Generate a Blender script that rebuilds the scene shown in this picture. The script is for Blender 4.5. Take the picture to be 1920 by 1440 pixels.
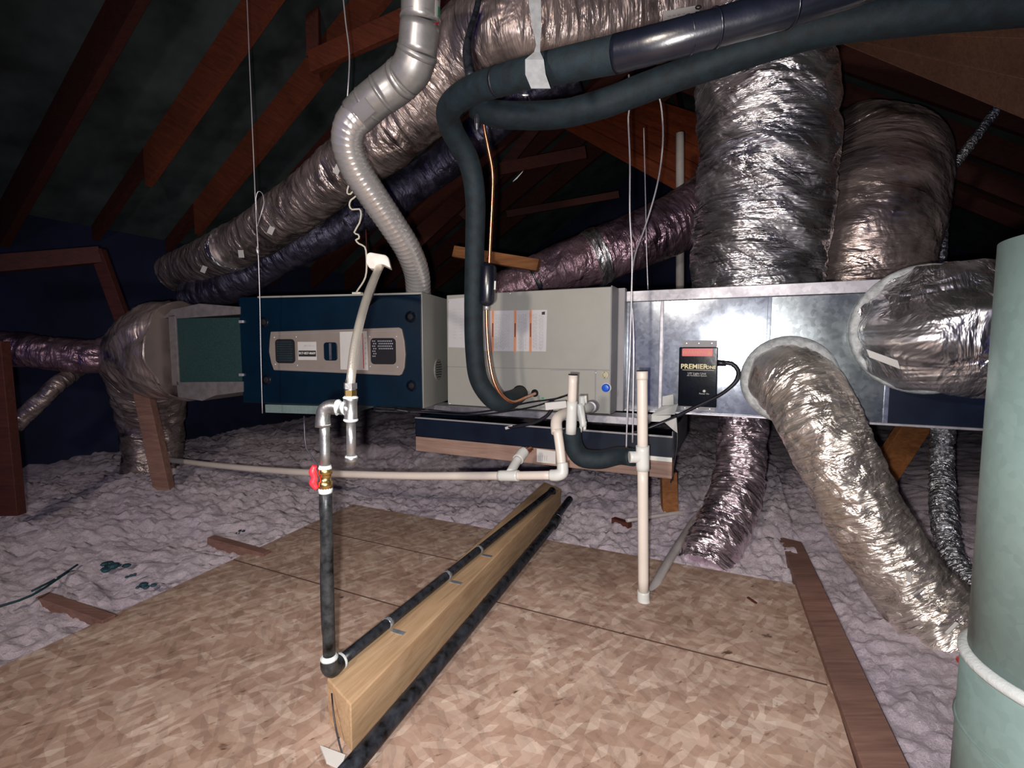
import bpy, math, random
import numpy as np
from mathutils import Vector, Matrix
random.seed(7)
for o in list(bpy.data.objects): bpy.data.objects.remove(o, do_unlink=True)
SC = bpy.context.scene
COL = SC.collection
# ------------------------------------------------------------------ camera
H = .85; PITCH = math.atan(70/900)
cam = bpy.data.objects.new('camera', bpy.data.cameras.new('camera')); COL.objects.link(cam)
cam.data.sensor_width = 36; cam.data.lens = 900/1920*36; cam.data.clip_start = .02
cam.location = (0, 0, H); cam.rotation_euler = (math.pi/2-PITCH, 0, 0)
SC.camera = cam
# ------------------------------------------------------------------ world, lamps, exposure
w = bpy.data.worlds.new('world'); SC.world = w; w.use_nodes = True
w.node_tree.nodes['Background'].inputs[0].default_value = (.10, .10, 1.0, 1)
w.node_tree.nodes['Background'].inputs[1].default_value = .06
def lamp(name, kind, loc, power, col, radius=.05, target=None, **k):
    d = bpy.data.lights.new(name, kind); d.energy = power; d.color = col
    if kind == 'AREA': d.shape = 'DISK'; d.size = radius*2
    else: d.shadow_soft_size = radius
    for a, b in k.items(): setattr(d, a, b)
    o = bpy.data.objects.new(name, d); COL.objects.link(o); o.location = loc
    if target is not None:
        o.rotation_euler = (Vector(target)-Vector(loc)).to_track_quat('-Z', 'Y').to_euler()
    return o
lamp('camera_flash', 'SPOT', (-.035, -.02, H-.035), 56, (1, .96, .94), .012, (.12, 2, .55), spot_size=math.radians(138), spot_blend=.9)
lamp('work_light', 'SPOT', (-.95, -.75, 1.55), 66, (1, .87, .74), .09, (.3, 2.2, .5), spot_size=math.radians(120), spot_blend=.8)
SC.view_settings.view_transform = 'Standard'; SC.view_settings.look = 'None'
SC.view_settings.gamma = 1; SC.view_settings.use_curve_mapping = False
SC.view_settings.exposure = 0.92

# ------------------------------------------------------------------ geometry helpers
CP, SP = math.cos(PITCH), math.sin(PITCH)
CAM = np.array([0, 0, H]); TH = math.radians(25)
UV_U = np.array([math.sin(TH), math.cos(TH), 0]); UV_V = np.array([math.cos(TH), -math.sin(TH), 0]); UV_Z = np.array([0, 0, 1.])
def ray(px, py):
    a = (px-960)/900; b = (720-py)/900
    return np.array([a, CP+b*SP, -SP+b*CP])
def P(px, py, y):
    r = ray(px, py); return CAM+r*(y/r[1])
def Pz(px, py, z=0.):
    r = ray(px, py); return CAM+r*((z-H)/r[2])
def Pu(px, py, u):
    r = ray(px, py); return CAM+r*(u/r.dot(UV_U))
def UVZ(u, v, z): return UV_U*u+UV_V*v+np.array([0, 0, z])
class Frame:
    """vertical plane: origin, right R, up Z, normal N towards the viewer"""
    def __init__(s, O, R):
        s.O = np.array(O, float); s.R = np.array(R, float)/np.linalg.norm(R); s.Z = UV_Z
        s.N = np.array([s.R[1], -s.R[0], 0.])
    def st(s, px, py, n=0.):
        r = ray(px, py); t = ((s.O+s.N*n-CAM).dot(s.N))/r.dot(s.N); q = CAM+r*t-s.O
        return q.dot(s.R), q[2]
    def pt(s, a, b, n=0.): return s.O+s.R*a+s.Z*b+s.N*n
def box(fr, s0, s1, t0, t1, n0, n1):
    v = [fr.pt(s, t, n) for n in (n0, n1) for t in (t0, t1) for s in (s0, s1)]
    return v, [(0,2,3,1),(4,5,7,6),(0,1,5,4),(2,6,7,3),(0,4,6,2),(1,3,7,5)]
def prism(fr, pts, n0, n1):
    k = len(pts); v = [fr.pt(a, b, n0) for a, b in pts]+[fr.pt(a, b, n1) for a, b in pts]
    return v, [tuple(range(k))[::-1], tuple(range(k, 2*k))]+[(i, (i+1) % k, k+(i+1) % k, k+i) for i in range(k)]
def rrect(s0, s1, t0, t1, r, seg=5):
    out = []
    for cx, cy, a0 in ((s1-r, t1-r, 0), (s0+r, t1-r, 90), (s0+r, t0+r, 180), (s1-r, t0+r, 270)):
        for i in range(seg+1):
            a = math.radians(a0+90*i/seg); out.append((cx+r*math.cos(a), cy+r*math.sin(a)))
    return out
def circ(cx, cy, r, n=20, ry=None):
    return [(cx+r*math.cos(2*math.pi*i/n), cy+(ry or r)*math.sin(2*math.pi*i/n)) for i in range(n)]
def beam(p0, p1, wd, ht, side=None):
    p0 = np.array(p0, float); p1 = np.array(p1, float); d = p1-p0; d /= np.linalg.norm(d)
    s = np.array(side, float) if side is not None else np.cross(d, UV_Z)
    s -= d*s.dot(d); s /= np.linalg.norm(s); n = np.cross(s, d)
    v = [p+s*a*wd/2+n*b*ht/2 for p in (p0, p1) for b in (-1, 1) for a in (-1, 1)]
    return v, [(0,2,3,1),(4,5,7,6),(0,1,5,4),(2,6,7,3),(0,4,6,2),(1,3,7,5)]
def quadslab(q, th, dirn):
    d = np.array(dirn, float); d = d/np.linalg.norm(d)*th; q = [np.array(x, float) for x in q]
    return q+[x+d for x in q], [(0,1,2,3),(7,6,5,4)]+[(i, 4+i, 4+(i+1) % 4, (i+1) % 4) for i in range(4)]
def join(*gs):
    V = []; F = []
    for g in gs:
        b = len(V); V += list(g[0]); F += [tuple(i+b for i in f) for f in g[1]]
    return V, F
# value noise -------------------------------------------------------
def _h(ix, iy, seed):
    n = (ix.astype(np.int64)*374761393+iy.astype(np.int64)*668265263+seed*1442695041) & 0xffffffff
    n = ((n ^ (n >> 13))*1274126177) & 0xffffffff
    return ((n ^ (n >> 16)) & 0xffff)/65535.
def noise(x, y, seed=0):
    x, y = np.broadcast_arrays(np.asarray(x, float), np.asarray(y, float))
    ix = np.floor(x); iy = np.floor(y); fx = x-ix; fy = y-iy
    fx = fx*fx*(3-2*fx); fy = fy*fy*(3-2*fy)
    a = _h(ix, iy, seed); b = _h(ix+1, iy, seed); c = _h(ix, iy+1, seed); d = _h(ix+1, iy+1, seed)
    return (a*(1-fx)+b*fx)*(1-fy)+(c*(1-fx)+d*fx)*fy
def fbm(x, y, o=4, seed=0):
    s = 0; a = .5
    for i in range(o): s = s+a*noise(x*2**i, y*2**i, seed+i*7); a *= .5
    return s
def catmull(P_, R_, step):
    P_ = np.array(P_, float); n = len(P_); out = []; rr = []
    for i in range(n-1):
        p0 = P_[max(i-1, 0)]; p1 = P_[i]; p2 = P_[i+1]; p3 = P_[min(i+2, n-1)]
        if i == 0: p0 = 2*p1-p2
        if i == n-2: p3 = 2*p2-p1
        k = max(2, int(np.linalg.norm(p2-p1)/step)+1)
        for j in range(k):
            t = j/k
            out.append(.5*((2*p1)+(-p0+p2)*t+(2*p0-5*p1+4*p2-p3)*t*t+(-p0+3*p1-3*p2+p3)*t**3))
            rr.append(R_[i]*(1-t)+R_[i+1]*t)
    out.append(P_[-1]); rr.append(R_[-1])
    return np.array(out), np.array(rr)
def tube(pts, r, n=16, step=.03, smooth=True, wr=None, caps=True, up=None):
    """swept tube; r number or list; wr(S,TH,R)->radius. returns verts, faces, uvs"""
    R_ = [r]*len(pts) if np.isscalar(r) else list(r)
    if smooth and len(pts) > 2: pt, rr = catmull(pts, R_, step)
    elif smooth: pt, rr = catmull(pts, R_, step)
    else: pt, rr = np.array(pts, float), np.array(R_, float)
    m = len(pt); T = np.gradient(pt, axis=0) if m > 2 else np.array([pt[1]-pt[0]]*2)
    if not smooth:   # zero-length steps allowed
        T = np.zeros_like(pt); last = None
        for i in range(m):
            d = pt[min(i+1, m-1)]-pt[max(i-1, 0)]
            if np.linalg.norm(d) < 1e-9: d = last
            T[i] = d; last = d
    T /= np.linalg.norm(T, axis=1)[:, None]
    a = np.array(up if up is not None else ([0, 0, 1.] if abs(T[0][2]) < .9 else [1., 0, 0]))
    A = np.zeros_like(pt); a = a-T[0]*a.dot(T[0]); a /= np.linalg.norm(a)
    for i in range(m):
        a = a-T[i]*a.dot(T[i]); a /= np.linalg.norm(a); A[i] = a
    B = np.cross(T, A)
    S = np.concatenate([[0], np.cumsum(np.linalg.norm(np.diff(pt, axis=0), axis=1))])
    th = np.arange(n)*2*math.pi/n
    RR = rr[:, None]*np.ones((m, n))
    if wr is not None: RR = wr(S[:, None]+0*RR, th[None, :]+0*RR, RR)
    V = pt[:, None, :]+RR[:, :, None]*(A[:, None, :]*np.cos(th)[None, :, None]+B[:, None, :]*np.sin(th)[None, :, None])
    V = V.reshape(-1, 3); F = []; U = []
    rm = float(np.mean(rr))
    for i in range(m-1):
        for j in range(n):
            j2 = (j+1) % n
            F.append((i*n+j, i*n+j2, (i+1)*n+j2, (i+1)*n+j))
            U += [(S[i], th[j]*rm), (S[i], (th[j]+2*math.pi/n)*rm), (S[i+1], (th[j]+2*math.pi/n)*rm), (S[i+1], th[j]*rm)]
    if caps:
        F.append(tuple(range(n))[::-1]); F.append(tuple((m-1)*n+j for j in range(n)))
        U += [(0, 0)]*(2*n)
    return list(V), F, U
def lathe(p, axis, prof, n=20, up=None):
    """prof: list of (distance along axis, radius)"""
    p = np.array(p, float); ax = np.array(axis, float); ax /= np.linalg.norm(ax)
    return tube([p+ax*d for d, r in prof], [max(r, 1e-4) for d, r in prof], n=n, smooth=False, up=up)
def sphere(c, r, n=12, sx=1, sy=1, sz=1):
    V = []; F = []
    for i in range(n//2+1):
        a = math.pi*i/(n//2)
        for j in range(n):
            b = 2*math.pi*j/n
            V.append(np.array(c)+np.array([sx*math.sin(a)*math.cos(b), sy*math.sin(a)*math.sin(b), sz*math.cos(a)])*r)
    for i in range(n//2):
        for j in range(n): F.append((i*n+j, (i+1)*n+j, (i+1)*n+(j+1) % n, i*n+(j+1) % n))
    return V, F
def ribbon(pts, widths, th, wdir, ndir):
    wd = np.array(wdir, float); wd /= np.linalg.norm(wd); nd = np.array(ndir, float); nd /= np.linalg.norm(nd)
    V = []; F = []
    for p, q in zip(pts, widths):
        p = np.array(p, float)
        for a, b in ((-1, -1), (1, -1), (1, 1), (-1, 1)): V.append(p+wd*a*q/2+nd*b*th/2)
    m = len(pts)
    for i in range(m-1):
        for j in range(4): F.append((4*i+j, 4*i+(j+1) % 4, 4*i+4+(j+1) % 4, 4*i+4+j))
    F += [(3, 2, 1, 0), tuple(4*(m-1)+j for j in range(4))]
    return V, F

# ------------------------------------------------------------------ object helpers
def mk(name, geom, mat, parent=None, root=None, smooth=None, bevel=0, label=None):
    me = bpy.data.meshes.new(name)
    o0 = np.array(root.location) if root is not None else np.zeros(3)
    V = np.array(geom[0], float)-o0
    me.from_pydata(V.tolist(), [], [tuple(int(i) for i in f) for f in geom[1]])
    if len(geom) > 2:
        uv = me.uv_layers.new(name='UVMap'); uv.data.foreach_set('uv', np.array(geom[2], float).ravel())
        if smooth is None: smooth = True
    if smooth:
        me.polygons.foreach_set('use_smooth', [len(p.vertices) <= 4 for p in me.polygons])
        if smooth == 'auto':
            pass
    me.materials.append(mat); me.update()
    o = bpy.data.objects.new(name, me); COL.objects.link(o)
    if parent is not None: o.parent = parent
    if bevel:
        b = o.modifiers.new('bevel', 'BEVEL'); b.width = bevel; b.segments = 2; b.limit_method = 'ANGLE'
    if label: o['label'] = label
    return o
def tag(o, label, cat, group=None, kind=None):
    if label: o['label'] = label
    if cat: o['category'] = cat
    if group: o['group'] = group
    if kind: o['kind'] = kind
    return o
class T:
    def __init__(s, name, label=None, cat=None, loc=(0, 0, 0), group=None, kind=None):
        s.o = bpy.data.objects.new(name, None); COL.objects.link(s.o); s.o.location = [float(x) for x in loc]
        s.o.empty_display_size = .05
        tag(s.o, label, cat, group, kind)
    def part(s, name, g, mat, smooth=None, bevel=0, parent=None, label=None, kind=None):
        o = mk(name, g, mat, parent or s.o, s.o, smooth, bevel, label)
        if kind: o['kind'] = kind
        return o
    def inst(s, name, src, loc, rot=None, parent=None):
        o = bpy.data.objects.new(name, src); COL.objects.link(o); o.parent = parent or s.o
        o.location = Vector([float(x) for x in loc])-Vector(s.o.location)
        if rot is not None: o.rotation_euler = rot
        return o
def single(name, g, mat, label, cat, group=None, kind=None, smooth=None, bevel=0):
    o = mk(name, g, mat, None, None, smooth, bevel); return tag(o, label, cat, group, kind)
def textgeom(s, size, fr, a, b, n, rot=0, thick=.0003, align='CENTER', bold=0):
    c = bpy.data.curves.new('t', 'FONT'); c.body = s; c.size = size; c.extrude = thick; c.align_x = align; c.align_y = 'CENTER'; c.offset = bold
    c.resolution_u = 2
    o = bpy.data.objects.new('t', c); me = bpy.data.meshes.new_from_object(o)
    co = np.array([v.co[:] for v in me.vertices]); F = [tuple(p.vertices) for p in me.polygons]
    bpy.data.objects.remove(o); bpy.data.curves.remove(c)
    cr, sr = math.cos(rot), math.sin(rot)
    V = [fr.pt(a+x*cr-y*sr, b+x*sr+y*cr, n+z) for x, y, z in co]
    bpy.data.meshes.remove(me)
    return V, F

# ------------------------------------------------------------------ materials
class NT:
    def __init__(s, name):
        s.m = bpy.data.materials.new(name); s.m.use_nodes = True; s.n = s.m.node_tree.nodes; s.l = s.m.node_tree.links
        s.b = s.n['Principled BSDF']
    def node(s, t, **k):
        n = s.n.new(t)
        for a, v in k.items():
            if a in n.inputs.keys(): n.inputs[a].default_value = v
            else: setattr(n, a, v)
        return n
    def link(s, a, b): s.l.new(a, b)
    def coord(s, kind='Object', scale=(1, 1, 1), rot=(0, 0, 0)):
        t = s.node('ShaderNodeTexCoord'); m = s.node('ShaderNodeMapping')
        m.vector_type = 'TEXTURE'; scale = tuple(1/x for x in scale)
        m.inputs['Scale'].default_value = scale; m.inputs['Rotation'].default_value = rot
        s.link(t.outputs[kind], m.inputs[0]); return m.outputs[0]
    def noise(s, vec, scale, detail=4, rough=.6, dist=0):
        n = s.node('ShaderNodeTexNoise'); n.inputs['Scale'].default_value = scale; n.inputs['Detail'].default_value = detail
        n.inputs['Roughness'].default_value = rough; n.inputs['Distortion'].default_value = dist; s.link(vec, n.inputs['Vector']); return n.outputs['Fac']
    def ramp(s, fac, stops):
        r = s.node('ShaderNodeValToRGB'); e = r.color_ramp.elements
        while len(e) < len(stops): e.new(.5)
        for i, (p, c) in enumerate(stops): e[i].position = p; e[i].color = (*c, 1) if len(c) == 3 else c
        s.link(fac, r.inputs[0]); return r.outputs[0]
    def bump(s, fac, strength, dist=.01, prev=None):
        b = s.node('ShaderNodeBump'); b.inputs['Strength'].default_value = strength; b.inputs['Distance'].default_value = dist
        s.link(fac, b.inputs['Height'])
        if prev is not None: s.link(prev, b.inputs['Normal'])
        s.link(b.outputs[0], s.b.inputs['Normal']); return b.outputs[0]
    def mix(s, fac, a, b, mode='MIX'):
        m = s.node('ShaderNodeMix', data_type='RGBA', blend_type=mode)
        for i, x in ((0, fac), (6, a), (7, b)):
            if isinstance(x, (int, float)): m.inputs[i].default_value = x
            elif isinstance(x, tuple): m.inputs[i].default_value = (*x, 1)
            else: s.link(x, m.inputs[i])
        return m.outputs[2]
def simple(name, col, rough=.5, metal=0, spec=None, var=.12, vs=8, bump=0, bs=60, coat=0):
    t = NT(name); t.b.inputs['Roughness'].default_value = rough; t.b.inputs['Metallic'].default_value = metal
    if spec is not None: t.b.inputs['Specular IOR Level'].default_value = spec
    if coat: t.b.inputs['Coat Weight'].default_value = coat
    v = t.coord(); f = t.noise(v, vs, 3)
    d = tuple(max(0, c*(1-var*2)) for c in col); e = tuple(min(1, c*(1+var)) for c in col)
    t.link(t.ramp(f, [(.3, d), (.7, e)]), t.b.inputs['Base Color'])
    if bump: t.bump(t.noise(v, bs, 4), bump, .004)
    return t.m
def m_wood(name, c0, c1, c2, axis_rot=(0, 0, 0), scale=1, rough=.7):
    t = NT(name); v = t.coord('Object', (3*scale, 40*scale, 40*scale), axis_rot)
    f = t.noise(v, 1.2, 6, .65, 1.2); v2 = t.coord('Object', (1, 1, 1)); g = t.noise(v2, 3, 3)
    c = t.ramp(f, [(.25, c0), (.5, c1), (.75, c2)])
    c = t.mix(.5, c, t.ramp(g, [(.3, (.6, .6, .6)), (.7, (1.2, 1.2, 1.2))]), 'MULTIPLY')
    t.link(c, t.b.inputs['Base Color']); t.b.inputs['Roughness'].default_value = rough; t.bump(f, .25, .003)
    return t.m
def m_osb():
    t = NT('osb_flakes'); v = t.coord('Object', (1, 1, 1), (0, 0, math.radians(25)))
    nz = t.node('ShaderNodeTexNoise'); nz.inputs['Scale'].default_value = 5; t.link(v, nz.inputs['Vector'])
    add = t.node('ShaderNodeVectorMath', operation='MULTIPLY_ADD'); t.link(nz.outputs['Color'], add.inputs[0])
    add.inputs[1].default_value = (.035, .035, .035); t.link(v, add.inputs[2])
    cols = []; prev = None
    for k, (rz, sc, sx) in enumerate(((.3, 62, .34), (-.9, 54, .38), (1.5, 80, .28))):
        m = t.node('ShaderNodeMapping'); m.vector_type = 'TEXTURE'; m.inputs['Rotation'].default_value = (0, 0, rz); m.inputs['Scale'].default_value = (1/sx, 1, 1)
        t.link(add.outputs[0], m.inputs[0])
        vo = t.node('ShaderNodeTexVoronoi', voronoi_dimensions='2D'); vo.inputs['Scale'].default_value = sc; t.link(m.outputs[0], vo.inputs['Vector'])
        sep = t.node('ShaderNodeSeparateColor'); t.link(vo.outputs['Color'], sep.inputs[0])
        cols.append((sep.outputs[0], vo.outputs['Distance']))
    c = t.ramp(cols[0][0], [(0, (.30, .185, .14)), (.5, (.42, .285, .22)), (.85, (.55, .42, .345)), (1, (.68, .55, .46))])
    c2 = t.ramp(cols[1][0], [(0, (.33, .215, .16)), (.6, (.45, .32, .25)), (1, (.59, .47, .385))])
    c3 = t.ramp(cols[2][0], [(0, (.60, .60, .60)), (.3, (.9, .9, .9)), (1, (1.08, 1.08, 1.08))])
    c = t.mix(.5, c, c2); c = t.mix(.5, c, c3, 'MULTIPLY')
    g = t.noise(v, 2.2, 7, .7); c = t.mix(.6, c, t.ramp(g, [(.36, (.62, .56, .54)), (.6, (1.1, 1.1, 1.1))]), 'MULTIPLY')
    m = t.node('ShaderNodeMapping'); m.inputs['Scale'].default_value = (.45, 1, 1); t.link(v, m.inputs[0])
    sp = t.noise(m.outputs[0], 26, 3, .6); c = t.mix(t.ramp(sp, [(.27, (1, 1, 1)), (.33, (0, 0, 0))]), c, (.10, .055, .035))
    sp2 = t.noise(m.outputs[0], 75, 3, .6); c = t.mix(t.ramp(sp2, [(.28, (.8, .8, .8)), (.35, (0, 0, 0))]), c, (.16, .09, .06))
    t.link(c, t.b.inputs['Base Color']); t.b.inputs['Roughness'].default_value = .72; t.b.inputs['Specular IOR Level'].default_value = .25
    t.bump(cols[0][0], .35, .002)
    return t.m
def m_ins():
    t = NT('blown_insulation'); v = t.coord()
    f = t.noise(v, 30, 8, .8); g = t.noise(v, 95, 5, .8); h = t.noise(v, 1.3, 3)
    c = t.ramp(f, [(.25, (.74, .64, .72)), (.5, (.93, .84, .90)), (.75, (.98, .93, .95))])
    c = t.mix(.6, c, t.ramp(h, [(.35, (.85, .79, .90)), (.65, (1.05, 1.0, 1.0))]), 'MULTIPLY')
    c = t.mix(.7, c, t.ramp(g, [(.3, (.75, .7, .74)), (.5, (1.08, 1.08, 1.08))]), 'MULTIPLY')
    t.link(c, t.b.inputs['Base Color']); t.b.inputs['Roughness'].default_value = .95; t.b.inputs['Specular IOR Level'].default_value = .1
    b = t.bump(f, .8, .02); t.bump(g, 1, .012, b)
    return t.m
def m_foil(name, col=(.80, .77, .80), rough=.2, s=(38, 9), strength=.85, dust=.0, dustcol=(.35, .3, .28), metal=.9):
    t = NT(name); v = t.coord('UV', (s[0], s[1], 1)); v2 = t.coord('UV', (s[0]*.28, s[1]*.8, 1), (0, 0, .35))
    f = t.noise(v, 1, 4, .55, .6); g = t.noise(v2, 1, 3, .5, .8)
    vo = t.node('ShaderNodeTexVoronoi', voronoi_dimensions='2D', feature='F1'); vo.inputs['Scale'].default_value = .8; t.link(v, vo.inputs['Vector'])
    b = t.bump(g, strength, .045); b = t.bump(f, strength, .028, b); b = t.bump(vo.outputs['Distance'], strength*.8, .014, b)
    t.b.inputs['Metallic'].default_value = metal
    r = t.ramp(g, [(.3, (rough*.7,)*3), (.7, (rough*1.6,)*3)]); t.link(r, t.b.inputs['Roughness'])
    c = t.ramp(f, [(.3, tuple(x*.75 for x in col)), (.6, col)])
    t.link(c, t.b.inputs['Base Color'])
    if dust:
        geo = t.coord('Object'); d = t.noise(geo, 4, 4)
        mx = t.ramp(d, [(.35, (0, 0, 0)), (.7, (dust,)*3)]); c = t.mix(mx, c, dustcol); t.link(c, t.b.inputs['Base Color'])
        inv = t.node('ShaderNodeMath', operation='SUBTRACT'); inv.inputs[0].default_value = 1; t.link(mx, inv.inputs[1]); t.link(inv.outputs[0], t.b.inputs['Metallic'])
    return t.m
def m_galv(name, col=(.62, .66, .70), rough=.34, sp=.25, metal=1):
    t = NT(name); v = t.coord()
    vo = t.node('ShaderNodeTexVoronoi'); vo.inputs['Scale'].default_value = 70; t.link(v, vo.inputs['Vector'])
    sep = t.node('ShaderNodeSeparateColor'); t.link(vo.outputs['Color'], sep.inputs[0])
    t.link(t.ramp(sep.outputs[0], [(0, tuple(c*(1-sp) for c in col)), (1, tuple(min(1, c*(1+sp)) for c in col))]), t.b.inputs['Base Color'])
    g = t.noise(v, 5, 5, .6); t.link(t.ramp(g, [(.3, (rough*.8,)*3), (.7, (rough*1.3,)*3)]), t.b.inputs['Roughness'])
    t.b.inputs['Metallic'].default_value = metal; t.bump(t.noise(v, 6, 2), .08, .01)
    return t.m
M = {}
M['osb'] = m_osb(); M['ins'] = m_ins()
M['foil'] = m_foil('crinkled_foil', (.97, .95, .97), .29, (44, 6), 1.0, metal=.98)
M['foil2'] = m_foil('foil_jacket', (.90, .78, .85), .26, (55, 8), 1.0, metal=.97)
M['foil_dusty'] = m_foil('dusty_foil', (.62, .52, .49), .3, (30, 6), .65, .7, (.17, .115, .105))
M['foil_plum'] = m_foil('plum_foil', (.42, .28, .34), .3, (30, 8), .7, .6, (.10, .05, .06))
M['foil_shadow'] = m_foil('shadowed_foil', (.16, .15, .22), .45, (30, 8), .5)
M['foil_thin'] = m_foil('bare_foil_flex', (.78, .80, .84), .25, (90, 25), .9)
M['foil_warm'] = m_foil('warm_foil', (.94, .86, .78), .30, (60, 12), .5)  # warm tint adds the floor's tan reflection to the foil colour
M['galv'] = m_galv('galvanized', (.46, .51, .57), .125, .18, .72); M['galv_d'] = m_galv('dull_galvanized', (.42, .41, .44), .5, .12); M['galv_darkrefl'] = m_galv('galvanized_dark_reflection', (.26, .29, .30), .26, .2)  # the last one holds a dark reflection in its colour
M['galv_pipe'] = m_galv('vent_pipe_steel', (.48, .47, .46), .36, .06, .6); M['galv_teal'] = m_galv('flue_steel', (.24, .34, .325), .5, .06, .3)
M['flex'] = simple('flexible_liner', (.80, .78, .76), .22, .65, var=.05)
M['iron'] = simple('steel_fitting', (.42, .42, .42), .38, .9, var=.2, vs=25, bump=.2)
M['dope'] = simple('pipe_dope', (.62, .66, .66), .6, bump=.4, bs=120, var=.1)
M['blackpipe'] = simple('black_iron_pipe', (.028, .032, .042), .42, .3, var=.5, vs=40)
M['blackpipe_scratch'] = simple('scratched_black_pipe', (.05, .055, .06), .4, .5, var=.6, vs=30, bump=.2)
M['foam'] = simple('black_foam', (.004, .014, .021), .75, var=.3, vs=30, bump=.15, bs=200)
M['tape'] = simple('glossy_black_tape', (.006, .008, .016), .30, spec=1.0, var=.3, bump=.15, bs=30)
M['copper'] = simple('copper', (.85, .36, .20), .28, 1, var=.12, vs=30)
M['brass'] = simple('brass', (.72, .52, .20), .3, 1, var=.1)
M['red'] = simple('red_handle', (.72, .03, .05), .4, var=.1)
M['pvc'] = simple('pvc', (.70, .63, .56), .35, var=.03); M['pvc_d'] = simple('grey_pvc', (.50, .46, .44), .6, var=.12)
M['primer'] = simple('pvc_coupling', (.64, .65, .62), .35, var=.04)
M['cab'] = simple('grey_cabinet_paint', (.34, .34, .31), .42, var=.03); M['cab2'] = simple('cabinet_edge_paint', (.27, .26, .275), .5, var=.05)
M['teal'] = simple('black_door_paint', (.001, .012, .026), .34, spec=.35, var=.15)  # blue reflection on the black paint is put into its colour
M['boxblack'] = simple('box_black', (.004, .006, .012), .16, spec=.12, var=.3, bump=.1, bs=12)
M['navy'] = simple('pan_paint_dark_reflection', (.006, .012, .026), .3, spec=.5, var=.2)
M['beige'] = simple('beige_bezel', (.26, .22, .195), .55, var=.05)
M['white'] = simple('white_print', (.60, .59, .57), .6, var=.03); M['paper'] = simple('label_paper', (.54, .53, .55), .5, var=.03)
M['greyink'] = simple('grey_ink', (.42, .42, .44), .6, var=.1); M['ink'] = simple('black_ink', (.02, .02, .02), .5); M['orange'] = simple('orange_ink', (.68, .28, .14), .5)
M['redink'] = simple('red_ink', (.6, .03, .04), .4); M['yellow'] = simple('gold_ink', (.75, .66, .30), .4); M['green'] = simple('green_ink', (.02, .35, .15), .5)
M['blue'] = simple('blue_cap', (.01, .10, .62), .35, var=.05); M['cream'] = simple('cream_cap', (.62, .58, .42), .5, var=.05)
M['hole'] = simple('dark_opening', (.004, .004, .008), .8)
M['steelwire'] = simple('wire', (.66, .64, .68), .35, .6, var=.1); M['whitewire'] = simple('white_wire', (.75, .72, .60), .5, var=.05)
M['blackwire'] = simple('black_cable', (.012, .012, .02), .4); M['strap'] = simple('grey_strap', (.30, .31, .32), .7, var=.1, vs=60)
M['cloth'] = simple('white_tape', (.55, .50, .46), .8, var=.1, vs=30)
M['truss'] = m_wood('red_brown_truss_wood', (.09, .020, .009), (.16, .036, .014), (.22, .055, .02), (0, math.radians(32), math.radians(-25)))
M['truss_d'] = m_wood('dim_truss_wood', (.05, .010, .007), (.085, .017, .010), (.12, .026, .014), (0, math.radians(32), math.radians(-25)))  # truss wood copy with dim light put into its colour
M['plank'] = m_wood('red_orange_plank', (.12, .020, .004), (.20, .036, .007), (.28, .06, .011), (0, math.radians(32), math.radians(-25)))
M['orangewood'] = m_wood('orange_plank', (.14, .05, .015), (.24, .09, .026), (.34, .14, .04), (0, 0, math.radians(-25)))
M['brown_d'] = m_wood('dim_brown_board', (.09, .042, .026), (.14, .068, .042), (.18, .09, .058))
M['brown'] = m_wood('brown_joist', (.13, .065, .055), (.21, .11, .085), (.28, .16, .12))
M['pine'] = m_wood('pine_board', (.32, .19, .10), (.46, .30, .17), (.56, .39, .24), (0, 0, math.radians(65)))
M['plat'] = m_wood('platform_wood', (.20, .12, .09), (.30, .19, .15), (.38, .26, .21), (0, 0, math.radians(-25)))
M['far'] = m_wood('far_shaded_wood', (.035, .006, .004), (.06, .011, .006), (.09, .018, .01))  # darkest truss wood copy, shade put into its colour
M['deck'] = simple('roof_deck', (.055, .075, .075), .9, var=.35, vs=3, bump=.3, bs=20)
M['wall'] = simple('attic_wall', (.012, .018, .055), .95, var=.3, vs=2)  # navy base colour stands in for blue ambient light in the dark
M['greenpanel'] = simple('green_duct_board', (.012, .045, .045), .7, var=.15, vs=120)
M['greytape'] = simple('duct_board_wrap', (.15, .135, .14), .6, var=.12, vs=30)
M['mastic'] = simple('grey_mastic', (.52, .55, .56), .6, var=.2, vs=40, bump=.8, bs=70)
M['debris'] = simple('dark_scrap', (.01, .05, .07), .7, var=.3); M['seam'] = simple('seam_gap', (.10, .055, .04), .9)
M['stainless'] = simple('braided_steel', (.80, .74, .64), .3, .75, var=.1, bump=.2, bs=300)
M['plaster'] = simple('ceiling_drywall', (.3, .28, .28), .9)

# ================================================================== STRUCTURE
fl = T('floor', kind='structure')
fl.part('drywall', quadslab([UVZ(-1.5, -4.9, -.16), UVZ(7.5, -4.9, -.16), UVZ(7.5, 3.6, -.16), UVZ(-1.5, 3.6, -.16)], .02, (0, 0, -1)), M['plaster'])
L0 = Pz(0, 1250); L1 = Pz(640, 950); vl0 = -1.80; vl1 = -1.88
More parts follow.
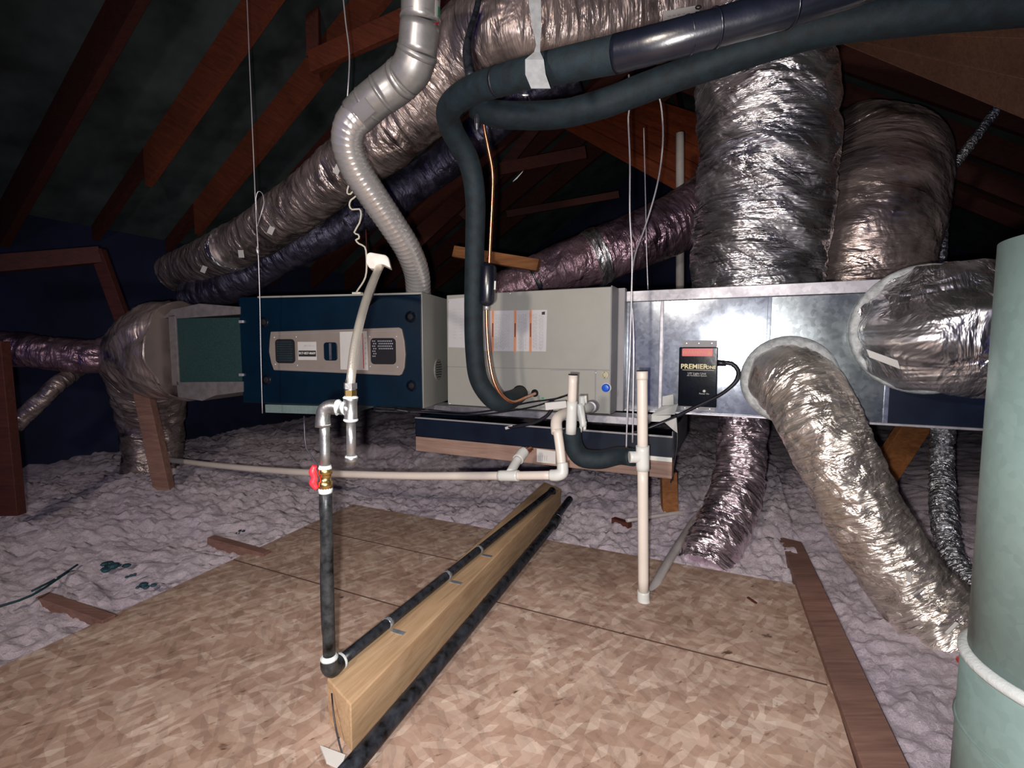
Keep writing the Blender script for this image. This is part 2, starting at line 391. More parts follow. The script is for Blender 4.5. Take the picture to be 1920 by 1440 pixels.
# osb panels: u rows, v edges; separate boards with real gaps
gap = .003
def panel(u0, u1, v0, v1, v0b=None, v1b=None):
    v0b = v0 if v0b is None else v0b; v1b = v1 if v1b is None else v1b
    return quadslab([UVZ(u0+gap, v0, 0), UVZ(u1-gap, v0b, 0), UVZ(u1-gap, v1b, 0), UVZ(u0+gap, v1, 0)], .012, (0, 0, -1))
def lv(u): return -1.75-.075*(u-.55)
for u0, u1 in ((-.9, .05), (.05, 1.215), (1.215, 1.585), (1.585, 1.94)):
    fl.part('osb_panel', panel(u0, u1, lv(u0), -.76, lv(u1), -.76), M['osb'])
for u0, u1 in ((-.9, .15), (.15, 1.375), (1.375, 1.935)):
    fl.part('osb_panel', panel(u0, u1, -.755, .235+.03*max(0, 1-u0/2), -.755, .235+.03*max(0, 1-u1/2)), M['osb'])
for u in (.05, 1.215, 1.585): fl.part('joint', quadslab([UVZ(u-gap, lv(u)+.004, .0005), UVZ(u+gap, lv(u)+.004, .0005), UVZ(u+gap, -.77, .0005), UVZ(u-gap, -.77, .0005)], .008, (0, 0, -1)), M['seam'])
for u in (.15, 1.375): fl.part('joint', quadslab([UVZ(u-gap, -.75, .0005), UVZ(u+gap, -.75, .0005), UVZ(u+gap, .235, .0005), UVZ(u-gap, .235, .0005)], .008, (0, 0, -1)), M['seam'])
# blown insulation ------------------------------------------------------------
xs = np.concatenate([np.arange(-6.5, -3., .06), np.arange(-3., 2.0, .0125), np.arange(2.0, 5.6, .06)])
ys = np.concatenate([np.arange(.3, .9, .03), np.arange(.9, 3.0, .0125), np.arange(3.0, 4.4, .025), np.arange(4.4, 8., .06)])
X, Y = np.meshgrid(xs, ys)
Ug = X*UV_U[0]+Y*UV_U[1]; Vg = X*UV_V[0]+Y*UV_V[1]
lvg = -1.75-.075*(Ug-.55)
def sdbox():
    a = np.maximum(lvg-Vg, Vg-.262); b = Ug-1.94
    return np.maximum(a, b)
D = sdbox()
big = fbm(X*1.1, Y*1.1, 3, 3); mid = fbm(X*5, Y*5, 3, 11); fin = fbm(X*17, Y*17, 3, 23)
wx = X+.05*fbm(X*9, Y*9, 2, 77); wy = Y+.05*fbm(X*9+50, Y*9, 2, 78); puff = np.abs(2*fbm(wx*9, wy*9, 3, 41)-.9); puff2 = np.abs(2*noise(wx*36, wy*36, 51)-1); puff3 = noise(X*60, Y*60, 61)
sm = np.clip(D/.9, 0, 1); sm = sm*sm*(3-2*sm)
Z = -.005+.10*sm*(.4+1.1*big)+(.03+.09*np.clip(D/.4, 0, 1))*(mid-.42)*.55+.02*fin+.045*puff+.020*puff2+.014*puff3-.036
rightside = (Vg > .25)
Z = np.where(rightside, Z*.75-.008, Z)
Z = np.where(D < .012*(noise(X*30, Y*30, 5)-.5), -.05, Z)
keep = (Ug < 7.2) & (Vg < 3.4) & (Vg > -4.8) & (Ug > -1.0)
nx, ny = len(xs), len(ys)
idx = np.arange(nx*ny).reshape(ny, nx)
q = np.stack([idx[:-1, :-1], idx[:-1, 1:], idx[1:, 1:], idx[1:, :-1]], -1).reshape(-1, 4)
kk = keep.ravel()[q].all(1) & ~((D.ravel()[q] < -.03).all(1)); q = q[kk]
me = bpy.data.meshes.new('insulation')
used = np.unique(q); remap = -np.ones(nx*ny, int); remap[used] = np.arange(len(used)); q = remap[q]
V3 = np.stack([X.ravel(), Y.ravel(), Z.ravel()], -1)[used]
me.vertices.add(len(V3)); me.vertices.foreach_set('co', V3.ravel())
me.loops.add(q.size); me.loops.foreach_set('vertex_index', q.ravel().astype(np.int32))
me.polygons.add(len(q)); me.polygons.foreach_set('loop_start', np.arange(0, q.size, 4, dtype=np.int32))
me.polygons.foreach_set('use_smooth', np.ones(len(q), bool)); me.update(calc_edges=True); me.validate()
me.materials.append(M['ins'])
o = bpy.data.objects.new('blown_insulation', me); COL.objects.link(o)
tag(o, 'pale lavender-white fluffy loose insulation filling the attic floor around the plywood', 'insulation', kind='stuff')

# roof -----------------------------------------------------------------------
ZR, VR, SL = H+3.0, -.7, math.tan(math.radians(32))
def zroof(v, off=0): return ZR-SL*abs(v-VR)-off
rf = T('ceiling', kind='structure')
def slope(v0, v1, u0, u1, off, th):
    return quadslab([UVZ(u0, v0, zroof(v0)+off), UVZ(u1, v0, zroof(v0)+off), UVZ(u1, v1, zroof(v1)+off), UVZ(u0, v1, zroof(v1)+off)], th, (0, 0, 1))
VK = -4.15
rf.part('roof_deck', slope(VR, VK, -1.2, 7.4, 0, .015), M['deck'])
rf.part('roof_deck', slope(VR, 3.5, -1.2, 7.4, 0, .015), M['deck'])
def rafter(u, v0, v1, mat, dep=.235):
    return quadslab([UVZ(u-.022, v0, zroof(v0)-.002), UVZ(u-.022, v1, zroof(v1)-.002), UVZ(u-.022, v1, zroof(v1)-dep), UVZ(u-.022, v0, zroof(v0)-dep)], .044, UV_U)
def uvroof(px, py, drop):
    r = ray(px, py)      # left slope: z = ZR + SL*(v-VR) - drop
    t = (ZR-drop-SL*VR-H)/(r[2]-SL*r.dot(UV_V)); q = CAM+r*t
    return q.dot(UV_U), q.dot(UV_V)
uA, vA = uvroof(280, 316, .12); uB, vB = uvroof(372, 412, .12)
uA2 = uvroof(380, 160, .12)[0]; uB2 = uvroof(530, 205, .12)[0]
print('rafters', uA, vA, uB, vB, uA2, uB2)
uA, uB = (uA+uA2)/2, (uB+uB2)/2; sp_r = uB-uA
for k in range(-3, 9):
    u = uA+sp_r*k
    if u > 7.2 or u < -1.1: continue
    if k in (0, 1):
        vv = (vA, vB)[k]
        rf.part('rafter', rafter(u, VR-.01, vv, M['truss']), M['truss']); rf.part('rafter_shaded_end', rafter(u, vv, VK+.01, 0, .10), M['far'])  # lower ends darkened by colour and a shallower section to stand for shade
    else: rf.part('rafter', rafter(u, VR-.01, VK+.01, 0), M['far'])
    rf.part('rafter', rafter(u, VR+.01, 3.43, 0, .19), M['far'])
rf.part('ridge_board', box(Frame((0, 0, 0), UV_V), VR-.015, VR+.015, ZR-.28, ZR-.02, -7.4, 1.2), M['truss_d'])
wl = T('wall_left', kind='structure')
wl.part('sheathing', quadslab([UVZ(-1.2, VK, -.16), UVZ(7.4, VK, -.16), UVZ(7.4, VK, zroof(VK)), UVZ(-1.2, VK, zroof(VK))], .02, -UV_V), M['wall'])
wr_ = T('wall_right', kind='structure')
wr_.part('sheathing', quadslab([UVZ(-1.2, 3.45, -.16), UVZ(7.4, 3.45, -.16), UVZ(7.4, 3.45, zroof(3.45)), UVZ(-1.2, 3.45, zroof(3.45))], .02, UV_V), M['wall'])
wb = T('wall_back', kind='structure')
gv = [UVZ(7.3, VK, -.16), UVZ(7.3, 3.45, -.16), UVZ(7.3, 3.45, zroof(3.45)), UVZ(7.3, VR, ZR), UVZ(7.3, VK, zroof(VK))]
wb.part('sheathing', (gv+[p+UV_U*.02 for p in gv], [(0,1,2,3,4), (9,8,7,6,5)]+[(i, 5+i, 5+(i+1) % 5, (i+1) % 5) for i in range(5)]), M['wall'])

# ================================================================== WOOD
def wood(name, p0, p1, wd, ht, mat, label, cat='beam', side=None, group=None):
    return single(name, beam(p0, p1, wd, ht, side), mat, label, cat, group, bevel=.002)
CAMD = np.array([0, 1., 0])
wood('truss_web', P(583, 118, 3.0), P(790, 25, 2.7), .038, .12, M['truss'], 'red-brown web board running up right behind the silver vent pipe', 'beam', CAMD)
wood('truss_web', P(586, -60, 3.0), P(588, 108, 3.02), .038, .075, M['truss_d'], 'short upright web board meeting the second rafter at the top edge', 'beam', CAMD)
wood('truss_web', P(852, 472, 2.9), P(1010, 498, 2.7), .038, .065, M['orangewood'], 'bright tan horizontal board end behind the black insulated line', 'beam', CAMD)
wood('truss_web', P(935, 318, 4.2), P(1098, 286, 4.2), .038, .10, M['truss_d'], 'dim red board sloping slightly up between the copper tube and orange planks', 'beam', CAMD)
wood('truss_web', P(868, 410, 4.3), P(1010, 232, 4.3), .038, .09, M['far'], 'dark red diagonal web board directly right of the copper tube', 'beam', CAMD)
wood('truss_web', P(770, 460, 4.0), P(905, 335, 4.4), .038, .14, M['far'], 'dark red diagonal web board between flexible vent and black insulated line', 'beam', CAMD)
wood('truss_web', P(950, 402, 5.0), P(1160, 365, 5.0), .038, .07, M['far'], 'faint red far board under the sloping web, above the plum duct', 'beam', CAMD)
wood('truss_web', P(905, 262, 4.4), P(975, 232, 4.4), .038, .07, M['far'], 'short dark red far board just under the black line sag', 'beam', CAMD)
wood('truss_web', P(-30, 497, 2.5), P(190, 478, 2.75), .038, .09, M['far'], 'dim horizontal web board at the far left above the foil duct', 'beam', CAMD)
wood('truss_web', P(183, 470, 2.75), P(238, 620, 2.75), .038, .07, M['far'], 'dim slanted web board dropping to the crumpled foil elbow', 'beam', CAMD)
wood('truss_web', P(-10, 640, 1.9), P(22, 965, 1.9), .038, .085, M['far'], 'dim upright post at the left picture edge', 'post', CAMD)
wood('support_post', P(268, 730, 2.62), P(318, 962, 2.45), .045, .085, M['brown'], 'reddish-brown wooden stub post under the long white drain pipe', 'post', CAMD)
wood('support_post', P(1253, 885, 2.32), P(1256, 968, 2.32), .04, .075, M['orangewood'], 'short orange wooden leg under the right end of the pan platform', 'post', CAMD)
wood('diagonal_brace', P(1740, 760, 2.35), P(1645, 905, 2.35), .04, .135, M['orangewood'], 'orange-brown diagonal brace behind the tan-sided foil duct', 'brace', CAMD)
wood('wood_block', P(1722, 985, 2.2), P(1742, 1062, 2.15), .04, .10, M['pvc_d'], 'pale grey-tan upright block between foil duct and thin flex', 'block', CAMD)
single('scrap_block', beam(Pz(1150, 975, .02), Pz(1181, 985, .02), .03, .025), M['truss_d'], 'small dark red wood scrap left of the tall white pipe', 'scrap')
# orange plank patch (sloped valley framing)
op = T('valley_planking', 'orange-red sloped roof planking seen under the black pipes', 'planking', P(1190, 290, 4.3))
A0, A1 = (1050, 238), (1345, 402); B0, B1 = (1175, 172), (1420, 250)
for i in range(5):
    f0, f1 = i/5+.012, (i+1)/5-.012
    def lp(f, side):
        a = (A0, A1)[side]; b = (B0, B1)[side]; y = (4.5, 3.9)[side]-.5*f*(1 if side else .4)
        return P(a[0]+(b[0]-a[0])*f, a[1]+(b[1]-a[1])*f, y)
    op.part('plank', quadslab([lp(f0, 0), lp(f0, 1), lp(f1, 1), lp(f1, 0)], .02, (0, .5, 1)), M['plank'])
for i in range(2):
    q0 = P(1110+70*i, 245+18*i, 4.1); q1 = P(1330+40*i, 392-22*i, 3.75)
rp = T('roof_board_run', 'broad brown underside boards widening toward the upper right corner', 'planking', P(1750, 110, 2.3))
for i in range(3):
    f0, f1 = i/3+.008, (i+1)/3-.008
    def lq(f, side):
        a = ((1532, 56), (2010, -20))[side]; b = ((1534, 64), (2010, 262))[side]; y = (2.95, 1.75)[side]+.25*f*side
        return P(a[0]+(b[0]-a[0])*f, a[1]+(b[1]-a[1])*f, y)
    rp.part('plank', quadslab([lq(f0, 0), lq(f0, 1), lq(f1, 1), lq(f1, 0)], .02, (0, .3, 1)), M['brown_d'])
# ceiling joist at right and small joists in the insulation
q = [UVZ(-.4, .285, .018), UVZ(-.4, .375, .018), UVZ(2.35, .262, .018), UVZ(2.35, .225, .018)]
q = [Pz(1735, 1500, .02), Pz(1640, 1500, .02), Pz(1462, 1006, .02), Pz(1503, 1016, .02)]
single('ceiling_joist', quadslab(q, .13, (0, 0, -1)), M['brown'], 'long dark brown joist running along the right plywood edge', 'joist', bevel=.002)
single('ceiling_joist', beam(Pz(395, 1016, .012), Pz(500, 1046, -.012), .035, .05), M['brown'], 'short joist piece in the insulation nearer the black gas pipe', 'joist', bevel=.002)
single('ceiling_joist', beam(Pz(80, 1128, .008), Pz(205, 1172, -.014), .038, .05), M['brown'], 'short joist piece in the insulation nearer the left picture edge', 'joist', bevel=.002)
# board on edge carrying the gas pipe
bt = .105
g = quadslab([Pz(613, 1272, bt), Pz(657, 1322, bt), Pz(1052, 917, bt), Pz(1020, 904, bt)], bt, (0, 0, -1))
single('floor_board', ([x for x in g[0]], g[1]), M['pine'], 'long pine board on edge carrying the black gas pipe across the plywood', 'board', bevel=.003)
single('edge_crack_wire', tube([Pz(622, 1300, .09), P(626, 1345, .97), P(636, 1395, .95), P(651, 1442, .93)], .0018, 6), M['blackwire'], 'thin dark wire hanging down the near end of the pine board', 'wire')
single('wood_scrap', quadslab([Pz(600, 1402, .004), Pz(648, 1420, .004), Pz(640, 1445, .004), Pz(612, 1432, .004)], .006, (0, 0, 1)), M['white'], 'small pale scrap at the foot of the pine board', 'scrap')
# platform timber under the pan
# ================================================================== FURNACE
yB = 2.19; Bt = P(790, 547, yB); Bb = P(793, 766, yB)
hF = Bt[2]-Bb[2]; zb = Bb[2]; zt = Bt[2]
r_ = ray(487, 566); rb_ = ray(487, 769)
yA = hF/((r_[2]/r_[1])-(rb_[2]/rb_[1])); At = P(487, 566, yA)
FF = Frame((Bt[0], Bt[1], 0), (Bt[0]-At[0], Bt[1]-At[1], 0))       # right edge s=0
def fs(px, py=650, n=0): return FF.st(px, py, n)
sA = fs(487)[0]; sL = fs(447)[0]
zA = fs(487, 566)[1]; zA2 = fs(487, 769)[1]
fu = T('furnace', 'black-fronted horizontal gas furnace cabinet with beige oval grille plate', 'furnace', FF.pt(sA/2, zb, -.3))
fu.part('cabinet', box(FF, sL, -.004, zb+.004, zt-.004, -.60, -.015), M['teal'], bevel=.003)
fu.part('side_panel', box(FF, -.003, .001, zb, zt, -.62, -.004), M['cab'], bevel=.002, label='pale grey side panel')
door = fu.part('door', join(box(FF, sA, -.006, zb+.003, zt-.012, -.018, 0)), M['teal'], bevel=.006, label='glossy blue-black front door')
fu.part('trim_strip', box(FF, sA, 0, zt-.011, zt-.003, -.016, .001), M['cab'])
fu.part('trim_strip', box(FF, -.012, -.002, zb, zt-.01, -.01, .0015), M['teal'], bevel=.001)
# beige bezel: bulged ends
def on(px, py): return fs(px, py)
bz = [on(508, 640), on(510, 622), on(750, 614), on(755, 617), on(760, 640), on(762, 665), on(760, 690), on(755, 702), on(750, 704), on(516, 694), on(511, 680), on(507, 660)]
fu.part('bezel', prism(FF, bz, -.001, .012), M['beige'], bevel=.004, label='beige oval grille plate')
bz2 = [on(512, 627), on(748, 619)]; 
fu.part('bezel_groove', join(prism(FF, [on(520, 626.4), on(745, 619.6), on(745, 620.8), on(520, 627.6)], .0115, .0125), prism(FF, [on(522, 690), on(745, 698.4), on(745, 699.4), on(522, 691)], .0115, .0125)), M['cab2'])
def hexm(px0, py0, px1, py1, litrows, nm):
    s0, t1 = on(px0, py0); s1, t0 = on(px1, py1)
    g = fu.part('grille_recess', prism(FF, rrect(s0, s1, t0, t1, .018), .0115, .0135), M['hole'], label='dark mesh grille')
    dots = []
    for r in range(9):
        for c in range(11):
            a = s0+.012+(s1-s0-.024)*(c+(r % 2)*.5)/11; b = t0+.014+(t1-t0-.028)*r/8
            if litrows(r, c): dots.append(prism(FF, circ(a, b, .0034, 6), .0135, .0140))
    if dots: fu.part('mesh_hole', join(*dots), M['steelwire'] if nm else M['debris'], parent=g, kind='stuff')
hexm(519, 636, 557, 681, lambda r, c: True, 0)
hexm(697, 634, 745, 683, lambda r, c: (r > 4 and c > 2) or (c < 2 and r > 1), 1)  # pale dots paint the light caught in part of the mesh
s0, t1 = on(561, 641); s1, t0 = on(597, 675)
st = fu.part('sticker', box(FF, s0, s1, t0, t1, .012, .0128), M['white'], label='white service sticker with phone number')
cx = (s0+s1)/2; hh = t1-t0; ww = s1-s0
fu.part('sticker_band', box(FF, s0+.004, s1-.003, t0+hh*.19, t0+hh*.52, .0128, .0131), M['ink'], parent=st)
fu.part('sticker_number', textgeom('817-857-8669', ww*.155, FF, cx, t0+hh*.37, .0133, bold=.0006), M['white'], parent=st)
fu.part('sticker_text', textgeom('AIR TEX AC', ww*.11, FF, cx+ww*.12, t0+hh*.78, .0130), M['greyink'], parent=st)
s0, t1 = on(610, 642); s1, t0 = on(636, 676); 
lt = fu.part('latch', prism(FF, rrect(s0, s1, t0, t1, .014), .0115, .016), M['teal'], bevel=.002)
fu.part('latch_bar', box(FF, (s0+s1)/2-.004, (s0+s1)/2+.004, t0+.004, t1-.004, .016, .020), M['iron'], parent=lt)
s0, t1 = on(640, 622); s1, t0 = on(691, 693)
s1b = on(693, 693)[0]
wl_ = fu.part('instruction_label', prism(FF, [on(640, 622.5), on(690.5, 621), on(693, 694), on(641.5, 692.5)], .0125, .0135), M['white'])
fu.part('label_line', prism(FF, [on(682, 625), on(683.3, 625), on(685.4, 691), on(684, 691)], .0135, .0139), M['redink'], parent=wl_)
dm = join(*[prism(FF, circ(*on(687.5+i*.25, 634+i*9.5), .0034, 8), .0135, .0140) for i in range(6)])
fu.part('label_mark', dm, M['greyink'], parent=wl_)
# screws on bezel (shared mesh)
scr = bpy.data.meshes.new('screw'); g = lathe((0, 0, 0), (0, 0, 1), [(-.001, .004), (.0012, .004), (.002, .0025), (.0022, .0003)], 10)
scr.from_pydata([list(map(float, v)) for v in g[0]], [], g[1]); scr.materials.append(M['steelwire'])
rotF = Matrix((Vector(FF.R), Vector(FF.Z), Vector(FF.N))).transposed().to_euler()
for px, py in ((517, 633), (558, 632), (519, 683), (560, 685), (695, 631), (745, 631), (696, 687), (747, 688)):
    a, b = on(px, py); fu.inst('screw', scr, FF.pt(a, b, .012), rotF)
for px, py in ((495, 604), (770, 594), (500, 712), (772, 723)):   # dished door fasteners
    a, b = on(px, py)
    d = fu.part('door_fastener', lathe(FF.pt(a, b, 0), FF.N, [(-.002, .026), (.004, .026), (.005, .022), (.001, .018), (-.001, .0175)], 24), M['navy'])
    fu.part('knob', lathe(FF.pt(a, b, 0), FF.N, [(-.002, .015), (.006, .014), (.008, .010), (.008, .0005)], 18), M['hole'], parent=d)
for py in (603, 703):   # hinge tabs on far left
    a, b = fs(448, py); fu.part('clip', box(FF, a-.008, a+.018, b-.007, b+.007, -.016, -.006), M['steelwire'], bevel=.002)
# side grille disc (on cheek between furnace and coil: plane normal to FF.R)
CH = Frame(FF.pt(.001, 0, 0), -FF.N)      # cheek plane, s runs backwards
def ch(px, py): return CH.st(px, py)
ca, cb = ch(821, 693)
sg = fu.part('side_grille', prism(CH, circ(ca, cb, .052, 28, .052), 0, .003), M['cab'], bevel=.001)
sl = []
for r in range(7):
    b = cb-.036+r*.012
    for c in range(6):
        a = ca-.032+c*.0125
        if (a-ca)**2+(b-cb)**2 < .042**2: sl.append(box(CH, a, a+.0085, b-.0035, b+.0035, .003, .0036))
fu.part('grille_slot', join(*sl), M['hole'], parent=sg, kind='stuff')
rim = join(*[box(CH, ca+.0485*math.cos(t)-.0028, ca+.0485*math.cos(t)+.0028, cb+.0485*math.sin(t)-.002, cb+.0485*math.sin(t)+.002, .003, .0036) for t in np.arange(0, 6.28, .3)])
fu.part('grille_rim_mark', rim, M['hole'], parent=sg)
# hanging channel under the furnace left
ch1 = single('support_channel', box(FF, fs(492, 775)[0], fs(640, 775)[0], zb-.045, zb-.004, -.5, -.02), M['galv_teal'], 'green-grey steel channel under the left half of the furnace', 'channel', bevel=.002)
# return box
s0 = fs(327)[0]; s1 = fs(446)[0]
rb = T('return_plenum', 'dark green return air box with grey taped edges left of furnace', 'plenum', FF.pt((s0+s1)/2, zb, -.3))
tz = fs(330, 597, -.02)[1]; bzz = fs(340, 716, -.02)[1]
rb.part('box', box(FF, s0, s1, bzz, tz, -.60, -.02), M['greenpanel'])
rb.part('edge_wrap', prism(FF, [fs(300, 597), fs(318, 580), fs(370, 569), fs(447, 575), fs(447, 589), fs(327, 597), fs(327, 592)][::-1], -.5, -.012), M['greytape'])
rb.part('edge_wrap', prism(FF, [fs(327, 714), fs(330, 717), fs(453, 716), fs(453, 735), fs(400, 742), fs(375, 752), fs(330, 745)], -.5, -.012), M['greytape'])
rb.part('edge_wrap', box(FF, fs(314)[0], fs(328)[0], bzz-.02, tz+.02, -.5, -.012), M['greytape'], bevel=.004)

# ================================================================== COIL CASE
UC = 1.977
FC = Frame(UV_U*UC, UV_V)
def cs(px, py, n=0): return FC.st(px, py, n)
zct = cs(1145, 537)[1]; zcb = cs(1145, 777)[1]; c0 = cs(838, 650)[0]; c1 = cs(1145, 650)[0]
co = T('coil_case', 'pale grey evaporator coil cabinet with white warning sheet in the centre', 'coil cabinet', FC.pt((c0+c1)/2, zcb, -.3))
co.part('cabinet', box(FC, c0, c1, zcb, zct, -.55, -.004), M['cab'], bevel=.003)
zs = cs(950, 690)[1]
co.part('front_panel', box(FC, c0+.002, c1-.002, zs+.0008, zct-.002, -.004, 0), M['cab'], bevel=.0015)
co.part('front_panel', box(FC, c0+.002, c1-.002, zcb+.002, zs-.0008, -.004, 0), M['cab'], bevel=.0015)
co.part('side_panel', box(FC, c1-.002, c1+.002, zcb, zct+.004, -.18, 0), M['cab2'], bevel=.001, label='darker grey end flange')
co.part('end_flange', box(FC, c1+.0, c1+.03, zcb, zct+.006, -.16, -.12), M['cab2'], bevel=.002)
# big label
def lab(pts, n0, n1, name, mat, parent): return co.part(name, prism(FC, [cs(*p) for p in pts][::-1], n0, n1), mat, parent=parent)
wlb = lab([(903, 583), (1026, 581), (1024, 659), (903, 658)], 0, .0012, 'warning_sheet', M['paper'], None)
for x in (922, 964, 993):
    lab([(x, 581), (x+4.5, 581), (x+4, 660), (x-.5, 660)], .0012, .0018, 'orange_bar', M['orange'], wlb)
    lab([(x+1.2, 606), (x+3.2, 606), (x+3, 632), (x+1, 632)], .0018, .0022, 'bar_text', M['truss'], wlb)
tx = []
rng = random.Random(3)
for (xa, xb) in ((929, 955), (972, 988), (999, 1007), (1011, 1019)):
    x = xa
    while x < xb:
        y = 588+rng.random()*3
        while y < 652:
            l = rng.uniform(2, 7); tx.append(prism(FC, [cs(x, y), cs(x, y+l), cs(x+.9, y+l), cs(x+.9, y)], .0012, .0015)); y += l+rng.uniform(.8, 2.2)
        x += 2.3
co.part('fine_print', join(*tx), M['greyink'], parent=wlb, kind='stuff')
lab([(1016, 585), (1022, 584), (1022, 590), (1016, 590)], .0012, .0016, 'corner_symbol', M['ink'], wlb)
wb2 = lab([(841, 561), (873, 558), (873, 652), (841, 651)], 0, .001, 'data_sheet', M['paper'], None)
tx = []
for i in range(10):
    for j in range(2):
        a, b = cs(850+j*11, 580+i*6); tx.append(box(FC, a, a+.02, b, b+.0012, .001, .0013))
co.part('fine_print', join(*tx), M['greyink'], parent=wb2, kind='stuff')
# drain cover outline
for pts in ([(1032, 693), (1118, 693), (1118, 694.6), (1032, 694.6)], [(1115, 695), (1118, 695), (1117, 762), (1115, 762)]):
    lab(pts, 0, .0015, 'cover_edge', M['cab2'], None)
cx_, cz_ = cs(1137, 727)
bc = co.part('drain_cap', lathe(FC.pt(cx_, cz_, 0), FC.N, [(0, .0215), (.004, .0215), (.005, .017)], 20), M['white'])
co.part('cap_plug', lathe(FC.pt(cx_, cz_, .003), FC.N, [(0, .0175), (.012, .0165), (.014, .012), (.014, .0005)], 20), M['blue'], parent=bc, label='bright blue plug')
cx_, cz_ = cs(1134, 703)
co.part('drain_cap', lathe(FC.pt(cx_, cz_, 0), FC.N, [(0, .017), (.005, .016), (.006, .010), (.003, .009)], 20), M['cream'], label='cream open drain port')
for px, py, r, mt in ((1003, 737, .017, 'hole'), (975, 738, .038, 'hole')):
    a, b = cs(px, py); co.part('grommet', lathe(FC.pt(a, b, 0), FC.N, [(0, r), (.004, r), (.006, r*.8), (.003, r*.6), (.003, .0004)], 20), M[mt])
for px, py in ((843, 566), (843, 757), (956, 550), (1117, 699), (905, 549)):
    a, b = cs(px, py); co.inst('screw', scr, FC.pt(a, b, .001), Matrix((Vector(FC.R), Vector(FC.Z), Vector(FC.N))).transposed().to_euler())
lab([(1015, 745), (1020, 745), (1020, 748), (1015, 748)], 0, .001, 'tiny_mark', M['green'], None)

# ================================================================== SUPPLY PLENUM
UP = 2.14
FP = Frame(UV_U*UP, UV_V)
def ps(px, py, n=0): return FP.st(px, py, n)
p0 = ps(1163, 650)[0]; zpt = ps(1180, 547)[1]; zpb = ps(1250, 773)[1]; p1 = ps(1668, 650)[0]; p2 = 1.25
pl = T('supply_plenum', 'shiny galvanized steel supply box to the right of the coil cabinet', 'plenum', FP.pt((p0+p1)/2, zpb, -.25))
pl.part('box', box(FP, p0, p2, zpb, zpt, -.62, -.012), M['galv'], bevel=.002)
e = [p0, ps(1240, 650)[0], ps(1440, 650)[0], p1, p2]
for i in range(4):
    pl.part('sheet_panel', box(FP, e[i]+.002, e[i+1]-.002, zpb+.004, zpt-.045, -.012, -.002), (M['galv'], M['galv'], M['galv_darkrefl'], M['navy'])[i], bevel=.0015)  # the two right panels carry a dark reflection in their colour
for i in (1, 2, 3):
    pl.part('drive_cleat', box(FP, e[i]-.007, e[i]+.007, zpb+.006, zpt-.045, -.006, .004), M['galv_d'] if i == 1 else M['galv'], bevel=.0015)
pl.part('standing_seam', box(FP, ps(1404, 650)[0]-.002, ps(1404, 650)[0]+.002, zpb+.02, zpt-.05, -.004, .002), M['galv'])
pl.part('standing_seam', box(FP, ps(1412, 650)[0]-.002, ps(1412, 650)[0]+.002, zpb+.02, zpt-.05, -.004, .002), M['galv'])
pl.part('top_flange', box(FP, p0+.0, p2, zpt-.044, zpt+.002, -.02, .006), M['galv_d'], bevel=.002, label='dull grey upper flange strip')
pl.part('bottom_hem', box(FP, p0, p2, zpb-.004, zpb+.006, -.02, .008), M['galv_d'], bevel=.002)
pl.part('corner_edge', box(FP, p0, p0+.02, zpb, zpt-.044, -.01, .004), M['galv'], bevel=.002)
# loose metal foil tab near the box
single('metal_bracket', join(quadslab([FP.pt(*ps(1243, 743), .01), FP.pt(*ps(1264, 738), .03), FP.pt(*ps(1266, 756), .05), FP.pt(*ps(1243, 760), .02)], .002, FP.N),
      quadslab([FP.pt(*ps(1242, 762), .03), FP.pt(*ps(1274, 756), .05), FP.pt(*ps(1270, 772), .09), FP.pt(*ps(1226, 775), .07)], .003, UV_Z),
      quadslab([FP.pt(*ps(1226, 775), .07), FP.pt(*ps(1262, 774), .08), FP.pt(*ps(1262, 786), .08), FP.pt(*ps(1224, 786), .07)], .002, FP.N)),
      M['primer'], 'bent pale sheet metal bracket below the small black box', 'bracket')
# control box
a0, b1 = ps(1276, 651); a1, b0 = ps(1344, 762)
ub = T('control_box', 'upright black electronic box with red strip mounted on the galvanized plenum', 'electronic box', FP.pt((a0+a1)/2, b0, .02))
ub.part('housing', box(FP, a0, a1, b0, b1, .002, .05), M['boxblack'], bevel=.004)
FB = Frame(FP.pt(0, 0, .05), FP.R)
ub.part('mounting_tab', prism(FP, rrect(a0+.008, a1-.006, b1, b1+.028, .004), .002, .008), M['cab2'])
ub.part('mounting_tab', prism(FP, rrect(a0+.008, a1-.006, b0-.022, b0, .004), .002, .008), M['cab2'])
wB = a1-a0; hB = b1-b0
rs = ub.part('warning_strip', prism(FB, rrect(a0+wB*.08, a1-wB*.14, b1-hB*.15, b1-hB*.02, .003), 0, .001), M['redink'], label='red warning strip')
ub.part('warning_text', textgeom('WARNING', wB*.14, FB, (a0+a1)/2-wB*.08, b1-hB*.085, .0012), M['orange'], parent=rs)
tr = [(a1-wB*.26, b1-hB*.13), (a1-wB*.17, b1-hB*.13), (a1-wB*.215, b1-hB*.04)]
ub.part('warning_triangle', prism(FB, tr, .001, .0015), M['orange'], parent=rs)
ub.part('brand_text', textgeom('PREMIER', wB*.185, FB, a0+wB*.40, b1-hB*.325, .0006, bold=.0006), M['yellow'])
ub.part('brand_text', textgeom('ONE', wB*.115, FB, a0+wB*.83, b1-hB*.335, .0006, bold=.0004), M['yellow'])
ub.part('text_rule', box(FB, a0+wB*.1, a1-wB*.08, b1-hB*.385, b1-hB*.378, 0, .0006), M['white'])
ub.part('small_text', textgeom('UV Light Unit', wB*.085, FB, a0+wB*.48, b1-hB*.44, .0006), M['white'])
ub.part('small_text', textgeom('Air Purification System', wB*.055, FB, a0+wB*.48, b1-hB*.475, .0006), M['white'])
ub.part('indicator', lathe(FB.pt(a0+wB*.68, b0+hB*.27, 0), FB.N, [(0, .006), (.002, .006), (.004, .003), (.0042, .0003)], 12), M['primer'], label='small pale indicator lamp')
